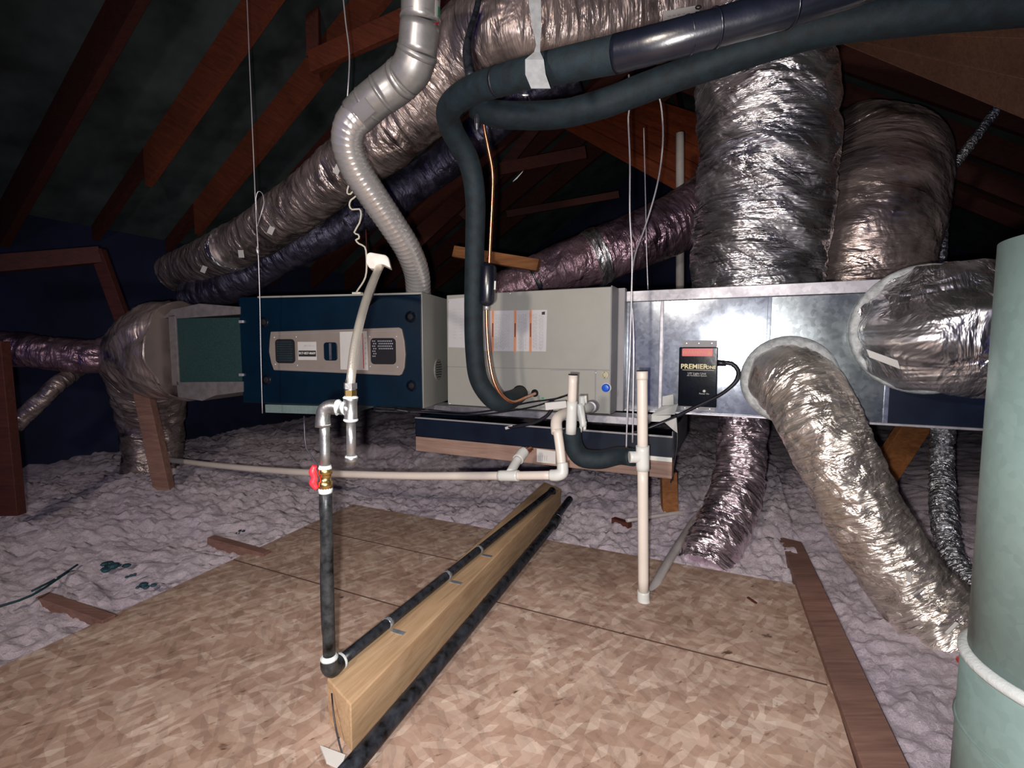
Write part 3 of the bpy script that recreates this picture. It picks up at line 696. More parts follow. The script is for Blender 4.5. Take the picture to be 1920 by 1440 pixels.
ub.part('small_text', textgeom('Power On', wB*.06, FB, a0+wB*.68, b0+hB*.225, .0006), M['white'])
for px in (1286, 1309, 1333):
    for zz in (b1+.016, b0-.012):
        a = ps(px, 700)[0]; ub.inst('screw', scr, FP.pt(a, zz, .008), Matrix((Vector(FP.R), Vector(FP.Z), Vector(FP.N))).transposed().to_euler())
ub.part('cable_gland', tube([FP.pt(*ps(1344, 680), .03), FP.pt(*ps(1362, 681), .03)], [.013, .011], 12), M['blackwire'])
def fpp(px, py, n): return FP.pt(*ps(px, py, n), n)
single('power_cable', tube([fpp(1352, 680, .03), fpp(1372, 682, .035), fpp(1384, 695, .04), fpp(1382, 712, .05), fpp(1365, 730, .06), fpp(1342, 745, .075), fpp(1300, 765, .10), fpp(1262, 784, .13), fpp(1228, 798, .15), fpp(1200, 808, .16), fpp(1160, 816, .16), fpp(1120, 818, .17)], [.009]*4+[.007]*8, 10, .02), M['blackwire'], 'thick black cable looping from the right side of the black box', 'cable')

# ================================================================== PAN AND PLATFORM
UA = 1.86
FA = Frame(UV_U*UA, UV_V)
def as_(px, py, n=0): return FA.st(px, py, n)
zp0 = as_(780, 818)[1]; v0 = as_(779, 800)[0]; v1 = as_(1262, 800)[0]; zp1 = as_(780, 783)[1]
pn = T('drain_pan', 'long dark steel overflow pan under the coil cabinet on timber', 'pan', FA.pt((v0+v1)/2, zp0, -.3))
pn.part('front_wall', box(FA, v0, v1, zp0, zp1, -.003, 0), M['navy'])
pn.part('end_wall', box(FA, v0, v0+.003, zp0, zp1, -.6, 0), M['navy'])
pn.part('end_wall', box(FA, v1-.003, v1, zp0, zp1+.02, -.6, 0), M['galv'])
pn.part('bottom', box(FA, v0, v1, zp0, zp0+.003, -.6, 0), M['navy'])
pn.part('rim', box(FA, v0, v1, zp1-.003, zp1+.003, -.006, .003), M['cab2'])
pn.part('hem', box(FA, ps(1215, 850)[0]-.0, v1, zp0-.004, zp0+.012, 0, .006), M['primer'], label='pale metal lip at the right end')
ra0 = as_(850, 785)[0]
single('support_rail', box(FC, cs(795, 780)[0], cs(1215, 780)[0], zcb-.034, zcb-.003, -.10, .03), M['pvc_d'] if 0 else M['galv_d'], 'pale grey steel rail under the coil cabinet front', 'rail', bevel=.002)
zw = as_(780, 845)[1]
single('platform_timber', box(FA, v0, v1, zw, zp0-.001, -.055, 0), M['plat'], 'tan timber under the front edge of the dark pan', 'timber', bevel=.002)
a, b = as_(1032, 855); 
tg = T('paper_tag', 'white barcode tag stuck on the timber left of the white elbow pipe', 'tag', FA.pt(a, b, 0))
tg.part('sheet', prism(FA, [as_(1007, 841), as_(1042, 846), as_(1042, 870), as_(1007, 866)][::-1], .001, .003), M['white'])
bars = [prism(FA, [as_(x, 854), as_(x+1.4, 854), as_(x+1.4, 864), as_(x, 864)][::-1], .003, .0036) for x in (1010, 1013, 1017, 1021, 1025)]
tg.part('barcode', join(*bars), M['greyink'])
# ================================================================== WIRE HANGERS
def wire(name, pts, r, mat, label, cat='wire', n=6): return single(name, tube([P(*p) for p in pts], r, n, .03), mat, label, cat)
yH = 1.9
wire('hanger_wire', [(462, -30, 2.1), (468, 120, 2.1), (474, 260, 2.1), (480, 400, 2.1), (484, 470, 2.1), (487, 560, 2.12), (489, 660, 2.14), (492, 775, 2.15)], .0022, M['steelwire'], 'long pale hanger wire in front of the left end of the furnace')
lp_ = [(482, 425, 2.1), (490, 400, 2.09), (495, 380, 2.09), (492, 363, 2.09), (484, 359, 2.09), (480, 372, 2.09), (481, 400, 2.1)]
wire('wire_loop', lp_, .0018, M['steelwire'], 'small wire loop beside the long left hanger wire')
single('wire_knot', tube([P(482, 462, 2.1), P(483, 470, 2.1), P(484, 478, 2.1)], [.003, .007, .003], 8), M['steelwire'], 'knot on the long left hanger wire', 'knot')
wire('hanger_wire', [(641, -30, 1.9), (648, 40, 1.9), (655, 100, 1.9), (653, 160, 1.9), (649, 205, 1.93)], .0028, M['steelwire'], 'pale wire dropping from the top edge to the silver vent elbow')
wire('hanger_wire', [(1179, 140, 1.8), (1182, 190, 1.8), (1178, 220, 1.8), (1181, 300, 1.8), (1181, 400, 1.8), (1185, 480, 1.8), (1184, 560, 1.8), (1181, 660, 1.8), (1176, 780, 1.8), (1174, 850, 1.8)], .0032, M['steelwire'], 'tall pale wire falling in front of the coil cabinet right edge')
wire('hanger_wire', [(1216, 160, 1.85), (1236, 182, 1.85), (1243, 240, 1.85), (1240, 300, 1.85), (1229, 360, 1.85), (1208, 430, 1.85), (1190, 480, 1.83), (1184, 545, 1.82), (1188, 640, 1.82), (1186, 830, 1.82)], .0032, M['steelwire'], 'curved pale wire bowing right below the black pipes')
wire('hanger_wire', [(1207, 240, 2.3), (1210, 360, 2.3), (1212, 460, 2.3), (1215, 543, 2.3)], .0028, M['steelwire'], 'thin straight wire ending on the plenum flange')
wire('thermostat_wire', [(662, 335, 2.2), (653, 350, 2.2), (651, 362, 2.2), (657, 364, 2.2), (664, 357, 2.2), (668, 367, 2.2), (658, 375, 2.2), (655, 385, 2.2), (660, 393, 2.2), (674, 392, 2.2), (677, 402, 2.2), (674, 418, 2.2), (664, 436, 2.2), (672, 440, 2.2), (673, 447, 2.2), (667, 450, 2.2), (673, 457, 2.2), (684, 463, 2.2), (687, 480, 2.2), (687, 510, 2.2), (682, 527, 2.22), (670, 545, 2.25), (668, 550, 2.27)], .0042, M['whitewire'], 'kinked cream wire curling down to the furnace top', 'wire')
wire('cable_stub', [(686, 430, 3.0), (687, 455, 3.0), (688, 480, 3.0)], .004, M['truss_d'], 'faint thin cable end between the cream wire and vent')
single('wire_clamp', box(FF, fs(659, 551)[0], fs(675, 551)[0], zt-.003, zt+.006, -.03, -.005), M['whitewire'], 'small cream clamp on the furnace top edge', 'clamp')

# ================================================================== VENT PIPE
vp = T('vent_pipe', 'silver galvanized vent pipe with segmented elbow and ribbed flexible lower section', 'vent', P(783, 548, 2.4))
seg = [((794, -80), (788, 20), 1.74, .0665), ((787.5, 22), (783, 92), 1.76, .069), ((782, 98), (762, 135), 1.80, .068), ((757, 139), (713, 180), 1.84, .068), ((709, 182), (664, 226), 1.88, .067)]
pts = [P(794, -80, 1.70), P(789, 0, 1.73), P(788, 38, 1.75)]
vp.part('upper_pipe', tube(pts, .0655, 32, .02), M['galv_pipe'])
vp.part('joint_ring', tube([P(788, 34, 1.75), P(788, 38, 1.75), P(787.6, 43, 1.75)], [.066, .0705, .066], 32, .005), M['galv_pipe'])
g1 = [P(787.5, 42, 1.75), P(782, 103, 1.78)]
vp.part('elbow_gore', tube(g1, [.0675, .0675], 32, .02), M['galv_pipe'])
vp.part('elbow_gore', tube([P(782, 101, 1.78), P(772, 128, 1.80), P(757, 146, 1.82)], [.069, .070, .0685], 32, .01), M['galv_pipe'])
vp.part('elbow_gore', tube([P(760, 141, 1.82), P(742, 158, 1.84), P(718, 175, 1.85)], [.070, .0705, .069], 32, .01), M['galv_pipe'])
vp.part('elbow_gore', tube([P(722, 172, 1.85), P(695, 193, 1.87), P(668, 219, 1.90)], [.0675, .067, .066], 32, .01), M['galv_pipe'])
for (a, b, c_) in (((783, 97, 1.775), (781.5, 103, 1.78), .0725), ((754.5, 147, 1.82), (751, 150, 1.825), .072), ((719, 174.5, 1.85), (716, 177, 1.852), .071), ((693, 194.5, 1.87), (690.5, 197, 1.873), .069)):
    pa, pb = P(*a), P(*b); vp.part('joint_ring', tube([pa-(pb-pa)*.6, (pa+pb)/2, pb+(pb-pa)*.6], [c_-.004, c_, c_-.004], 32, .004), M['galv_pipe'])
def ribs(S, Th, R):
    ph = (S/.0215+Th/(2*math.pi)) % 1.0
    return R*(1+.026*np.exp(-((ph-.5)/.13)**2)-.01)
vp.part('flexible_section', tube([P(676, 212, 1.89), P(657, 236, 1.90), P(652, 272, 1.93), P(667, 316, 1.98), P(700, 368, 2.05), P(735, 420, 2.13), P(764, 466, 2.22), P(781, 510, 2.32), P(785, 552, 2.40)], [.062]+[.0605]*8, 40, .0036, wr=ribs), M['flex'], label='ribbed bright flexible section')
# label on the pipe: curved patches on the surface (flat rectangles standing just off the pipe)
def patch(c, along, ac, wd, ht, th, nrm=None):
    c = np.array(c); al = np.array(along, float); al /= np.linalg.norm(al); n = (CAM-c); n /= np.linalg.norm(n)
    if nrm is not None: n = np.array(nrm, float); n /= np.linalg.norm(n)
    al -= n*al.dot(n); al /= np.linalg.norm(al); s = np.cross(n, al)
    q = [c+al*a*ht/2+s*b*wd/2 for a, b in ((-1, -1), (-1, 1), (1, 1), (1, -1))]
    return quadslab(q, th, n)
ax = P(788, 0, 1.73)-P(788, 60, 1.76)
def curved(c0, c1, R, a0, a1, n=8):
    """patch wrapped on a cylinder from c0 to c1, angles measured from the direction to the camera"""
    c0 = np.array(c0); c1 = np.array(c1); T_ = (c1-c0)/np.linalg.norm(c1-c0); N_ = CAM-(c0+c1)/2; N_ -= T_*N_.dot(T_); N_ /= np.linalg.norm(N_); B_ = np.cross(T_, N_)
    V = []; F = []
    for rr in (R, R+.0008):
        for c in (c0, c1):
            for i in range(n+1):
                t = math.radians(a0+(a1-a0)*i/n); V.append(c+rr*(N_*math.cos(t)+B_*math.sin(t)))
    k = n+1
    for i in range(n): F += [(i, i+1, k+i+1, k+i), (2*k+i, 3*k+i, 3*k+i+1, 2*k+i+1), (i, 2*k+i, 2*k+i+1, i+1), (k+i, k+i+1, 3*k+i+1, 3*k+i)]
    F += [(0, k, 3*k, 2*k), (n, 2*k+n, 3*k+n, k+n)]
    return V, F
vl = vp.part('label', curved(P(788, -12, 1.725), P(788, 36, 1.745), .0660, -48, -82), M['white'], label='white label with green patch')
vp.part('label_green', curved(P(788, 12, 1.735), P(788, 33, 1.745), .0668, -60, -82), M['green'], parent=vl)
vp.part('label_red', curved(P(788, 33, 1.742), P(788, 37, 1.746), .0668, -48, -72), M['redink'], parent=vl)
vp.part('tape_patch', curved(P(703, 187, 1.86), P(681, 207, 1.885), .0705, -22, 24), M['cab2'], label='grey tape patch above the flexible part')
# ================================================================== DUCTS
def wrinkle(amp, fs_=28, ft=2.2, seed=0, big=.03, ring=0, ringp=.1):
    def f(S, Th, R):
        # periodic theta noise via circle coords
        c, s = np.cos(Th), np.sin(Th)
        n1 = noise(S*fs_+7*fbm(c*1.2+3, s*1.2+S*2, 2, seed), c*ft+s*ft*1.3+5, seed)
        n2 = noise(S*fs_*.45+c*1.7, s*2.1+9, seed+3); n3 = noise(S*3+c*.8, s*.9+2, seed+5)
        d = amp*(1-np.abs(2*n1-1))+amp*.9*(1-np.abs(2*n2-1))
        r = R+d-amp+big*R*(n3-.5)*2
        if ring: r = r-ring*np.exp(-(((S/ringp) % 1.0-.5)/.10)**2)
        return r
    return f
def duct(name, pts, r, mat, label, n=56, step=.012, wr=None, extra=None):
    t = T(name, label, 'duct', P(*pts[-1]))
    t.part('jacket', tube([P(*p) for p in pts], r, n, step, wr=wr), mat)
    return t
# overhead trunk: from above the right side, across the top and down to the far left
d1 = duct('flex_duct', [(1560, -150, 2.5), (1430, -60, 2.4), (1290, 0, 2.3), (1130, 42, 2.25), (985, 52, 2.2), (890, 82, 2.3), (808, 178, 2.42), (720, 262, 2.52), (640, 320, 2.66), (560, 385, 2.86), (480, 440, 3.1), (400, 482, 3.4), (330, 512, 3.7)],
          [.20, .195, .19, .185, .178, .172, .155, .145, .14, .14, .14, .14, .14], M['foil_dusty'], 'long foil jacketed duct sweeping from the top centre down to the left', wr=wrinkle(.010, 22, 2.2, 2, .05, .0, .5))
for (px, py, y) in ((433, 466, 3.25), (575, 373, 2.8)):
    pass
def band(t, p, q, r, mat, name='tape_band', wd=.03):
    p, q = P(*p), P(*q); d = (q-p)/np.linalg.norm(q-p)
    t.part(name, tube([p-d*wd, p, p+d*wd], [r, r*1.02, r], 40, .01, wr=wrinkle(.005, 60, 3, 9)), mat)
band(d1, (432, 466, 3.24), (400, 482, 3.4), .142, M['foil'])
d1.part('tag', patch(P(452, 476, 3.0), (1, 0, 0), 0, .045, .03, .002), M['white'])
for px, py, y in ((382, 505, 3.2), (508, 432, 2.8), (632, 318, 2.5)):
    d1.part('tag', patch(P(px, py, y), (.5, 0, 1), 0, .028, .045, .002), M['white'], label='small white paper tag')
# paper duct tag reading 10
tp = P(1278, 27, 2.06)
dt = T('duct_tag', 'white size tag printed 10 on the top foil duct', 'tag', tp)
al = P(1310, 22, 2.06)-P(1244, 32, 2.06)
FT = Frame(tp, (al[0], al[1], 0))
dt.part('sheet', quadslab([P(1243, 22, 2.06), P(1310, 10, 2.06), P(1312, 30, 2.05), P(1243, 42, 2.05)], .002, (0, -1, 0)), M['white'])
dt.part('number', textgeom('10', .036, Frame((tp[0], tp[1]-.01, tp[2]), (1, 0.0, 0)), .066, .012, 0, rot=math.radians(90+8), bold=.001), M['ink'])
dt.part('print', join(*[beam(P(1252+i*9, 31-i*1.5, 2.05), P(1257+i*9, 30-i*1.5, 2.05), .003, .004) for i in range(4)]), M['greyink'])
# second darker duct below the first at left
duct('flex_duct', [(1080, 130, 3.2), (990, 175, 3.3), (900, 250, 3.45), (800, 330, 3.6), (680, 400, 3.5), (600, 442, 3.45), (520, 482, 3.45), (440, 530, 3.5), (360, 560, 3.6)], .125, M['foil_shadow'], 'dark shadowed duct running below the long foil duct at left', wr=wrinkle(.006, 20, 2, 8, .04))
# far left ducts
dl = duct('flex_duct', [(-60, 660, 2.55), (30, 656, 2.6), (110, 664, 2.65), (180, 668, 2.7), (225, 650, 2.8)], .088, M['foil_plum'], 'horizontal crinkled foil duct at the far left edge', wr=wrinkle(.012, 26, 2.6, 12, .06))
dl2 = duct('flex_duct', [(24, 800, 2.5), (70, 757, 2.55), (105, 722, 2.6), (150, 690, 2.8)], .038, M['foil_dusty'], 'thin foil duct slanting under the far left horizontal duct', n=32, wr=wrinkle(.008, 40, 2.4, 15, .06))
# return elbow
yR = fs(327)[0]; pR = FF.pt(fs(327)[0], 0, 0)[1]
ret = duct('return_elbow_duct', [(352, 660, 2.62), (318, 660, 2.64), (290, 668, 2.72), (277, 700, 2.86), (280, 760, 3.0), (288, 820, 3.05), (290, 900, 3.05)], [.25, .25, .225, .20, .18, .165, .15], M['foil_dusty'], 'crumpled foil return duct elbow at the left end of the green box', n=64, wr=wrinkle(.020, 18, 2.4, 21, .08))
# plum ducts behind centre
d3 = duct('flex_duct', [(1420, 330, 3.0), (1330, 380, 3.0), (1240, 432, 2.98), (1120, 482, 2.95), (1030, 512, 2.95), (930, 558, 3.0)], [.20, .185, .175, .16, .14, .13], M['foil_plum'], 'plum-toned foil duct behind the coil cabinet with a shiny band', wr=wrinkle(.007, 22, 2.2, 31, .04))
band(d3, (1118, 482, 2.95), (1100, 490, 2.95), .172, M['foil'], wd=.04)
band(d3, (1002, 524, 2.96), (990, 530, 2.96), .142, M['tape'], 'clamp_band', .015)
# two tall ducts on the plenum
d4 = duct('flex_duct', [(1412, 548, 2.28), (1412, 500, 2.28), (1424, 400, 2.27), (1434, 300, 2.26), (1434, 200, 2.26), (1420, 110, 2.3), (1385, 30, 2.36), (1320, -60, 2.45)], [.265, .275, .275, .275, .275, .265, .255, .25], M['foil'], 'tall fat crinkled foil duct rising from the plenum top', n=96, step=.008, wr=wrinkle(.022, 20, 1.6, 41, .04))
d4.part('jacket_seam', tube([P(1535, 60, 2.2), P(1553, 150, 2.15), P(1555, 260, 2.13), P(1545, 370, 2.12), P(1522, 470, 2.10), P(1500, 530, 2.08)], .009, 8, .03), M['greytape'], label='pale lengthwise seam strip')
d5 = duct('flex_duct', [(1610, 545, 2.55), (1612, 480, 2.55), (1622, 420, 2.56), (1640, 360, 2.62), (1648, 310, 2.8), (1600, 280, 3.1)], [.30, .31, .315, .30, .29, .26], M['foil_dusty'], 'rounded grey foil duct standing behind the tall fat duct', n=80, step=.012, wr=wrinkle(.012, 20, 2.0, 47, .04))
# horizontal duct to the right
p_ = [FP.pt(*ps(1700, 622), .0)]
t6 = T('flex_duct', 'large foil duct leaving the plenum face toward the right edge', 'duct', FP.pt(*ps(1700, 630), .02))
cen = [FP.pt(*ps(1735, 618), -.005), FP.pt(*ps(1742, 620), .05), P(1790, 617, 1.60), P(1860, 614, 1.58), P(1960, 606, 1.56), P(2080, 600, 1.52)]
t6.part('jacket', tube(cen, [.20, .205, .212, .215, .215, .215], 90, .008, wr=wrinkle(.020, 22, 1.8, 53, .04)), M['foil'])
t6.part('mastic_ring', lathe(cen[0], FP.N, [(-.01, .19), (-.005, .222), (.02, .226), (.035, .218), (.035, .20)], 48), M['mastic'], label='grey mastic collar')
t6.part('paper_label', quadslab([P(1624, 655, 1.50), P(1682, 676, 1.48), P(1687, 692, 1.48), P(1630, 670, 1.50)], .002, (0, -1, 0)), M['white'])
# elbow duct coming down toward the viewer
cN = FP.pt(*ps(1478, 712), 0)
t7 = T('flex_duct', 'foil duct with tan lower side curving down from plenum to floor at right', 'duct', Pz(1800, 1200))
t7.part('jacket', tube([cN-FP.N*.005, cN+FP.N*.07+np.array([0, 0, -.002]), P(1512, 742, 1.72), P(1545, 812, 1.62), P(1590, 905, 1.55), P(1645, 1010, 1.50), P(1716, 1112, 1.44), P(1790, 1195, 1.36), P(1880, 1260, 1.28), P(2010, 1330, 1.2)],
        [.135, .135, .132, .122, .114, .112, .120, .135, .14, .14], 72, .009, wr=wrinkle(.011, 26, 2.0, 61, .03)), M['foil_warm'])
t7.part('mastic_ring', lathe(cN, FP.N, [(-.006, .135), (0, .170), (.03, .168), (.05, .155), (.055, .13)], 40), M['mastic'], label='rough grey mastic collar')
t7.part('tape_scrap', beam(P(1703, 1072, 1.28), P(1705, 1092, 1.28), .014, .004), M['white'])
t7.part('tape_scrap', beam(P(1775, 1188, 1.19), P(1795, 1168, 1.2), .008, .004), M['white'])
# drop under the plenum
d8 = duct('flex_duct', [(1394, 770, 2.22), (1392, 830, 2.2), (1385, 900, 2.15), (1368, 960, 2.05), (1342, 1015, 1.95), (1322, 1070, 1.87)], [.10, .102, .104, .106, .106, .104], M['foil2'], 'purple-tinted foil duct dropping from the plenum bottom to the insulation', n=64, step=.008, wr=wrinkle(.012, 30, 2.0, 71, .03))
# thin flexes at far right
duct('thin_flex_duct', [(1768, 760, 2.1), (1766, 860, 2.08), (1768, 950, 1.9), (1782, 1030, 1.76), (1812, 1085, 1.62), (1870, 1122, 1.5)], .042, M['foil_thin'], 'thin bare crinkled flex hanging down at the right beside steel flue', n=32, step=.006, wr=wrinkle(.007, 55, 2.5, 81, .02, .004, .02))
duct('thin_flex_duct', [(1868, 205, 3.0), (1842, 240, 3.0), (1805, 290, 2.95), (1778, 330, 2.9), (1770, 400, 2.85), (1764, 500, 2.8), (1762, 560, 2.8)], .024, M['foil_thin'], 'very thin bright flex dropping behind the large right duct', n=20, step=.008, wr=wrinkle(.007, 55, 2.5, 85, .02))

# ================================================================== REFRIGERANT LINES
sl_ = T('insulated_line', 'thick black foam insulated line hanging in an S down to the coil cabinet', 'pipe', P(975, 738, 1.95))
sl_.part('foam_sleeve', tube([P(1165, 100, 1.12), P(1060, 122, 1.2), P(960, 145, 1.3), P(880, 172, 1.42), P(842, 205, 1.52), P(848, 245, 1.6), P(878, 300, 1.68), P(891, 370, 1.73), P(890, 470, 1.78), P(888, 580, 1.80), P(890, 660, 1.80), P(899, 715, 1.80), P(928, 752, 1.82), P(955, 751, 1.88), P(975, 739, 2.08)],
        [.0385, .038, .0375, .0375, .0375, .037, .0365, .0355, .035, .035, .035, .035, .036, .036, .034], 28, .015), M['foam'])
tpp = sl_.part('glossy_wrap', tube([P(1155, 102, 1.12), P(1250, 78, 1.06), P(1380, 42, 1.02), P(1500, 8, .99), P(1640, -40, .96), P(1800, -110, .93)], [.0385, .036, .035, .034, .034, .034], 28, .012, wr=wrinkle(.0012, 30, 2, 91, .0)), M['tape'], label='glossy black taped stretch')
for px, py, y in ((1290, 67, 1.045), (1340, 53, 1.03), (1480, 14, .995)):
    sl_.part('tape_edge', tube([P(px-2, py+.5, y), P(px+2, py-.5, y)], .0372, 24, .01), M['tape'])
sl_.part('foam_joint', tube([P(932, 153, 1.335), P(936, 152, 1.33)], .0385, 24, .01), M['blackwire'])
single('insulated_line', tube([P(890, 200, 1.62), P(940, 215, 1.6), P(1040, 215, 1.6), P(1130, 195, 1.55), P(1250, 150, 1.5), P(1400, 98, 1.42), P(1540, 55, 1.35), P(1700, 30, 1.28), P(1960, 5, 1.2)], [.036, .040, .042, .042, .042, .042, .042, .044, .046], 28, .02, wr=wrinkle(.002, 15, 2, 95, .03)), M['foam'], 'second black foam line running just below the glossy taped pipe', 'pipe')
single('insulated_line', tube([P(905, -40, 1.5), P(893, 20, 1.48), P(881, 60, 1.46), P(876, 100, 1.44), P(884, 150, 1.42)], [.009, .009, .010, .014, .016], 14, .02), M['blackpipe'], 'thin black line dropping from the top edge onto the foam line', 'pipe')
cl = T('copper_line', 'thin bare copper tube running down beside the black foam line', 'pipe', P(1003, 737, 2.08))
cl.part('upper_tube', tube([P(903, 195, 1.66), P(908, 240, 1.68), P(916, 280, 1.7), P(924, 325, 1.72), P(923, 380, 1.73), P(920, 440, 1.74), P(917, 500, 1.75)], .0062, 12, .02), M['copper'])
cl.part('lower_tube', tube([P(912, 570, 1.77), P(913, 620, 1.77), P(917, 670, 1.77), P(926, 715, 1.77), P(942, 742, 1.78), P(962, 754, 1.82), P(985, 746, 1.93), P(1003, 738, 2.08)], .0062, 12, .015), M['copper'])
fd = T('filter_drier', 'glossy black cylinder fitted in the copper tube above cabinet top', 'filter', P(914, 573, 1.76))
pA, pB = P(916, 490, 1.755), P(912.5, 576, 1.765); L = np.linalg.norm(pB-pA)
fd.part('body', lathe(pA, pB-pA, [(0, .007), (.004, .008), (.012, .024), (.02, .0295), (L-.022, .0295), (L-.012, .024), (L-.003, .008), (L, .007)], 28), M['tape'])
fd.part('end_joint', lathe(pA-(pB-pA)/L*.012, pB-pA, [(0, .0075), (.018, .009)], 12), M['copper'])
fd.part('end_joint', lathe(pB-(pB-pA)/L*.006, pB-pA, [(0, .009), (.016, .0075)], 12), M['steelwire'])
fd.part('paper_label', patch(P(928, 535, 1.735), pA-pB, 0, .006, .030, .001), M['white'])
# strap
single('hanger_strap', ribbon([P(1000, -40, 1.17), P(1003, 10, 1.165), P(1007, 55, 1.16), P(1009, 84, 1.155), P(1007, 98, 1.15), P(1002, 112, 1.14), P(1004, 140, 1.14), P(1014, 166, 1.14)], [.030, .028, .020, .009, .014, .042, .046, .044], .002, (1, 0, 0), (0, 1, 0)), M['strap'], 'twisted grey webbing strap holding up the black foam line', 'strap')
single('foil_scrap', sphere(P(894, 228, 1.58), .012, 10, .7, .6, 2.2), M['foil'], 'small crumpled foil scrap under the black foam bend', 'scrap')
single('foil_scrap', sphere(P(985, 178, 1.3), .005, 8, 2.2, .6, .8), M['foil'], 'tiny foil fleck below the black line left of the strap', 'scrap')
single('foil_scrap', ribbon([P(962, 340, 2.2), P(972, 331, 2.2), P(980, 322, 2.2)], [.006, .022, .010], .003, (.5, 0, .8), (0, 1, 0)), M['white'], 'bright white paper fleck between copper tube and orange planks', 'scrap')
# white PVC vent stack behind
single('vent_stack', tube([P(1275, 545, 3.2), P(1275, 250, 3.2)], .026, 16, .2), M['pvc_d'], 'grey upright plastic pipe standing before the orange planks', 'pipe')

# ================================================================== GAS PIPING
yG = float(Pz(618, 1256, bt+.018)[1])
gp = T('gas_pipe', 'black iron gas pipe rising from the board with brass valve and steel elbow', 'pipe', P(625, 1245, yG))
e0 = P(625, 1248, yG)
vx = P(613, 1200, yG)
top = P(608, 762, yG)
bx_ = np.array([e0[0]-.006, yG, 0])
def vpt(py): return P(608+(py-780)*.017, py, yG)
h1 = Pz(1034, 921, bt+.018); ec = Pz(618, 1256, bt+.018); dd = (h1-ec)/np.linalg.norm(h1-ec); h0 = ec+dd*.034
gp.part('riser', tube([vpt(915), ec+UV_Z*.02], .0135, 20, .05), M['blackpipe_scratch'])
gp.part('upper_nipple', tube([vpt(785), vpt(880)], .0108, 20, .05), M['iron'])
gp.part('thread_seal', tube([vpt(912), vpt(918), vpt(924)], [.0145, .0155, .0140], 20, .003), M['dope'])
gp.part('thread_seal', tube([vpt(872), vpt(877), vpt(882)], [.012, .0145, .013], 20, .003), M['dope'])
va = gp.part('valve_body', lathe(vpt(876), vpt(918)-vpt(876), [(0, .0135), (.008, .0150), (.014, .0150), (.015, .0125), (.030, .0125), (.031, .015), (.046, .015)], 16), M['brass'], label='brass valve body')
hx = vpt(893)+np.array([-.016, -.004, 0])
gp.part('valve_handle', tube([hx+np.array([-.003, -.004, .026]), hx+np.array([-.008, -.004, .012]), hx+np.array([-.004, -.004, 0]), hx+np.array([-.008, -.004, -.012]), hx+np.array([0, -.004, -.026])], [.005, .0085, .0065, .0085, .005], 12, .005), M['red'], label='red lever handle', parent=va)
# top elbow
E = [P(605.5, 800, yG), P(605.5, 782, yG), P(609, 768, yG), P(622, 762, yG), P(634, 764, yG)]
gp.part('elbow_fitting', tube(E, [.0165, .0150, .0152, .0150, .0162], 20, .006), M['iron'])
gp.part('thread_seal', tube([P(606, 795, yG), P(606, 800, yG)], [.0160, .0140], 20, .003), M['dope'])
gp.part('thread_seal', tube([P(631, 764, yG), P(634, 764, yG), P(637, 765, yG)], [.0165, .018, .013], 20, .003), M['dope'])
gp.part('cross_nipple', tube([P(634, 766, yG), P(652, 765, yG)], .0105, 16, .01), M['iron'])
gp.part('thread_seal', tube([P(641, 767, yG), P(646, 766, yG), P(648, 766, yG)], [.012, .0165, .015], 20, .003), M['dope'])
# tee
def tpx(py): return P(657.5+(py-760)*.012, py, yG)
gp.part('tee_fitting', tube([tpx(745), tpx(750), tpx(754), tpx(784), tpx(788)], [.0155, .0155, .0138, .0138, .0155], 20, .02, smooth=False), M['iron'])
gp.part('tee_branch', tube([P(645, 766, yG), P(657, 766, yG)], [.0145, .0140], 20, .01), M['iron'])
gp.part('thread_seal', tube([tpx(742), tpx(745), tpx(748)], [.0125, .0165, .0150], 20, .003), M['dope'])
gp.part('thread_seal', tube([tpx(785), tpx(788), tpx(791)], [.0150, .0160, .0120], 20, .003), M['dope'])
gp.part('drip_leg', tube([tpx(788), tpx(858)], .0100, 20, .05), M['iron'])
gp.part('drip_cap', lathe(tpx(856), tpx(870)-tpx(856), [(0, .0125), (.002, .0135), (.010, .0132), (.012, .009), (.019, .0085), (.020, .004)], 16), M['iron'])
gp.part('thread_seal', tube([tpx(854), tpx(857)], [.012, .0137], 20, .003), M['dope'])
# hex adaptors
def hexa(p0_, p1_, r, name, mat): gp.part(name, tube([p0_, p1_], r, 6, 1, smooth=False), mat, smooth=False)
hexa(tpx(731), tpx(744), .0135, 'hex_adapter', M['brass']); hexa(tpx(718), tpx(729), .0145, 'flare_nut', M['iron'])
gp.part('adapter_neck', tube([tpx(712), tpx(746)], .0105, 16, .05), M['iron'])
# bottom elbow + horizontal run
gp.part('elbow_fitting', tube([ec+UV_Z*.030, ec+UV_Z*.012, ec+dd*.008-UV_Z*.001, ec+dd*.020, ec+dd*.034], [.0185, .0195, .0200, .0195, .0185], 20, .006), M['blackpipe_scratch'], label='dark grey bottom elbow')
gp.part('thread_seal', tube([ec+UV_Z*.036, ec+UV_Z*.031, ec+UV_Z*.026], [.014, .0195, .0190], 20, .003), M['dope'])
gp.part('thread_seal', tube([h0-dd*.004, h0+dd*.002, h0+dd*.006], [.0190, .0198, .014], 20, .003), M['dope'])
gp.part('floor_run', tube([h0, h1], .0135, 20, .05), M['blackpipe'])
def strapx(px, py):
    c = h0+dd*((Pz(px, py, bt+.018)-h0).dot(dd)); s = np.cross(dd, UV_Z)
    g1 = tube([c-dd*.007, c+dd*.007], .0150, 20, .02)
    g2 = beam(c+s*.012-np.array([0, 0, .017]), c+s*.052-np.array([0, 0, .017]), .014, .0015)
    t = T('pipe_strap', None, None, c); return t, g1, g2
